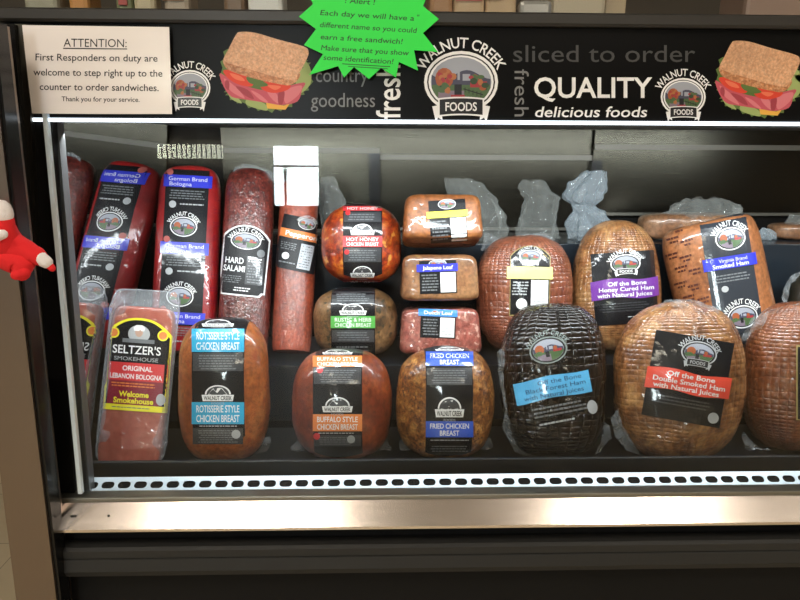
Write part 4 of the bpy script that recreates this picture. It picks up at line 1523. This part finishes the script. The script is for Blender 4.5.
pack('narrow beige packet leaning above the paper notice', 'packet', 'packet_reflection', 134, 156, -30, 1.20, M('reflected_packet_beige', (0.55, 0.46, 0.30), 0.4), dz=0.02)
pack('green and red snack packet above the paper notice', 'packet', 'packet_reflection', 116, 133, -30, 1.20, M('reflected_packet_green', (0.18, 0.2, 0.10), 0.4), [('printed_tomato', -0.5, 0.5, 0.36, 0.50, M('reflected_packet_red', (0.4, 0.06, 0.05), 0.4))], dz=0.02)
pack('orange glowing packet left of the snack packets', 'packet', 'packet_reflection', 72, 92, -30, 1.20, M('reflected_packet_orange', (0.55, 0.25, 0.07), 0.4), dz=0.03)
pack('dark brown packet left of the green card', 'packet', 'packet_reflection', 225, 247, -30, 1.22, M('reflected_packet_brown', (0.20, 0.12, 0.07), 0.4), dz=0.03)
pack('white crumpled packet left of the green card', 'packet', 'packet_reflection', 249, 284, -30, 1.20, M('reflected_packet_white', (0.8, 0.77, 0.73), 0.4, bump=(50, 0.6, 0.005)), dz=0.03)
pack('beige packet between orange packet and left end', 'packet', 'packet_reflection', 28, 62, -30, 1.20, M('reflected_packet_speckled', (0.34, 0.32, 0.24), 0.4, bump=(80, 0.6, 0.004)), dz=0.03)
pack('grey brown packet right of the narrow beige packet', 'packet', 'packet_reflection', 166, 192, -30, 1.20, M('reflected_packet_taupe', (0.42, 0.33, 0.25), 0.4), [('printed_stripe', -1.0, 0.6, 0.42, 0.5, PK3)], dz=0.03)
pack('clear lidded tray between bread bags and carton', 'tray', 'tray_reflection', 514, 546, 6, 1.20, M('reflected_tray_silver', (0.5, 0.48, 0.46), 0.25, metal=0.5), dz=0.05)
pack('wide brown carton at right end above the header', 'carton', 'carton', 736, 840, -30, 1.24, M('reflected_carton_brown', (0.34, 0.22, 0.17), 0.5), [('printed_stripe', -1.0, 1.0, 0.62, 0.72, M('reflected_carton_stripe', (0.6, 0.45, 0.3), 0.5))])
p0 = at(646, 14, 1.22)
t = thing('loaf_reflection', 'rounded brown loaf right of the wooden board', 'bread', (p0.x, 1.22, 1.5066))  # loaf shape added where the upper glass only mirrors the shop
Vb, Fb, UVb = blob_geo(0.052, 0.05, p0.z - 1.506, 0.7, 0.9, amp=0.001, seed=3)
mesh('crust', Vb, Fb, M('reflected_loaf_brown', (0.45, 0.19, 0.11), 0.5, bump=(60, 0.3)), t, smooth=True)

# ------------------------------------------------------------------ plush toy on the post
PL = M('red_plush', (0.72, 0.012, 0.015), 0.9, bump=(400, 0.4, 0.002))
PLW = M('white_plush', (0.80, 0.74, 0.72), 0.95, bump=(500, 0.6, 0.002))


def chain(name, pts, m, parent, base, Y):
    """soft stuffed limb: balls of given radius blended along a path of (px, py, r_px, dy)"""
    k = Y / F
    bm = bmesh.new()
    cen = []
    for i in range(len(pts) - 1):
        for q in range(8):
            a = q / 8
            p, r_ = pts[i], pts[i + 1]
            cen.append([p[j] * (1 - a) + r_[j] * a for j in range(4)])
    cen.append(list(pts[-1]))
    P = [at(c[0], c[1], Y + c[3]) - base for c in cen]
    n = 20
    rings = []
    # end caps come from shrinking rings
    ext = []
    d0 = (P[0] - P[1]).normalized()
    d1 = (P[-1] - P[-2]).normalized()
    r0, r1 = cen[0][2] * k, cen[-1][2] * k
    for a in (88, 60, 30):
        ext.append((P[0] + d0 * r0 * math.sin(R(a)), r0 * math.cos(R(a))))
    ext += [(p, c[2] * k) for p, c in zip(P, cen)]
    for a in (30, 60, 88):
        ext.append((P[-1] + d1 * r1 * math.sin(R(a)), r1 * math.cos(R(a))))
    for i, (p, r_) in enumerate(ext):
        a = ext[max(0, i - 1)][0]
        b = ext[min(len(ext) - 1, i + 1)][0]
        tdir = (b - a).normalized()
        u = tdir.cross(Vector((0, 1, 0)))
        u = u.normalized() if u.length > 1e-4 else Vector((1, 0, 0))
        v = tdir.cross(u).normalized()
        ring = []
        for j in range(n):
            an = 2 * math.pi * j / n
            q = p + (u * math.cos(an) + v * math.sin(an) * 0.85) * r_
            q += (q - p) * 0.10 * noise.noise(q * 70)
            ring.append(bm.verts.new(q))
        rings.append(ring)
    for a, b in zip(rings, rings[1:]):
        for j in range(n):
            bm.faces.new((a[j], a[(j + 1) % n], b[(j + 1) % n], b[j]))
    bm.faces.new(rings[0][::-1])
    bm.faces.new(rings[-1])
    return from_bm(name, bm, m, parent, smooth=True)


Yt = 0.895
tb = at(14, 280, Yt)
toy = thing('plush_toy', 'red plush toy with white cuffs stuck on left steel post', 'plush toy', tb)
chain('body', [(-20, 232, 26, 0), (-4, 240, 24, 0), (8, 250, 19, 0)], PL, toy, tb, Yt)
chain('arm', [(4, 242, 15, -0.01), (4, 228, 11, -0.012), (3, 219, 10, -0.012)], PL, toy, tb, Yt)
chain('cuff', [(2, 215, 10.5, -0.013), (1, 210, 10, -0.013)], PLW, toy, tb, Yt)
chain('arm', [(10, 246, 15, -0.005), (24, 250, 12, -0.008), (36, 255, 9.5, -0.01), (42, 259, 7.5, -0.012)], PL, toy, tb, Yt)
chain('cuff', [(41, 258, 7, -0.013), (46, 262, 6.5, -0.013)], PLW, toy, tb, Yt)
chain('hand', [(48, 264, 4.5, -0.012), (52, 268, 3.6, -0.012)], PL, toy, tb, Yt)
chain('leg', [(8, 256, 15, -0.004), (22, 264, 13, -0.012), (22, 273, 8, -0.016)], PL, toy, tb, Yt)
chain('foot', [(24, 272, 6, -0.02), (16, 275, 5, -0.022)], PL, toy, tb, Yt)
chain('beard_trim', [(-4, 236, 6, -0.030), (3, 234, 4.5, -0.032)], PLW, toy, tb, Yt)

if __name__ == '__main__':
    for f in FIT:
        print('FIT', *f)
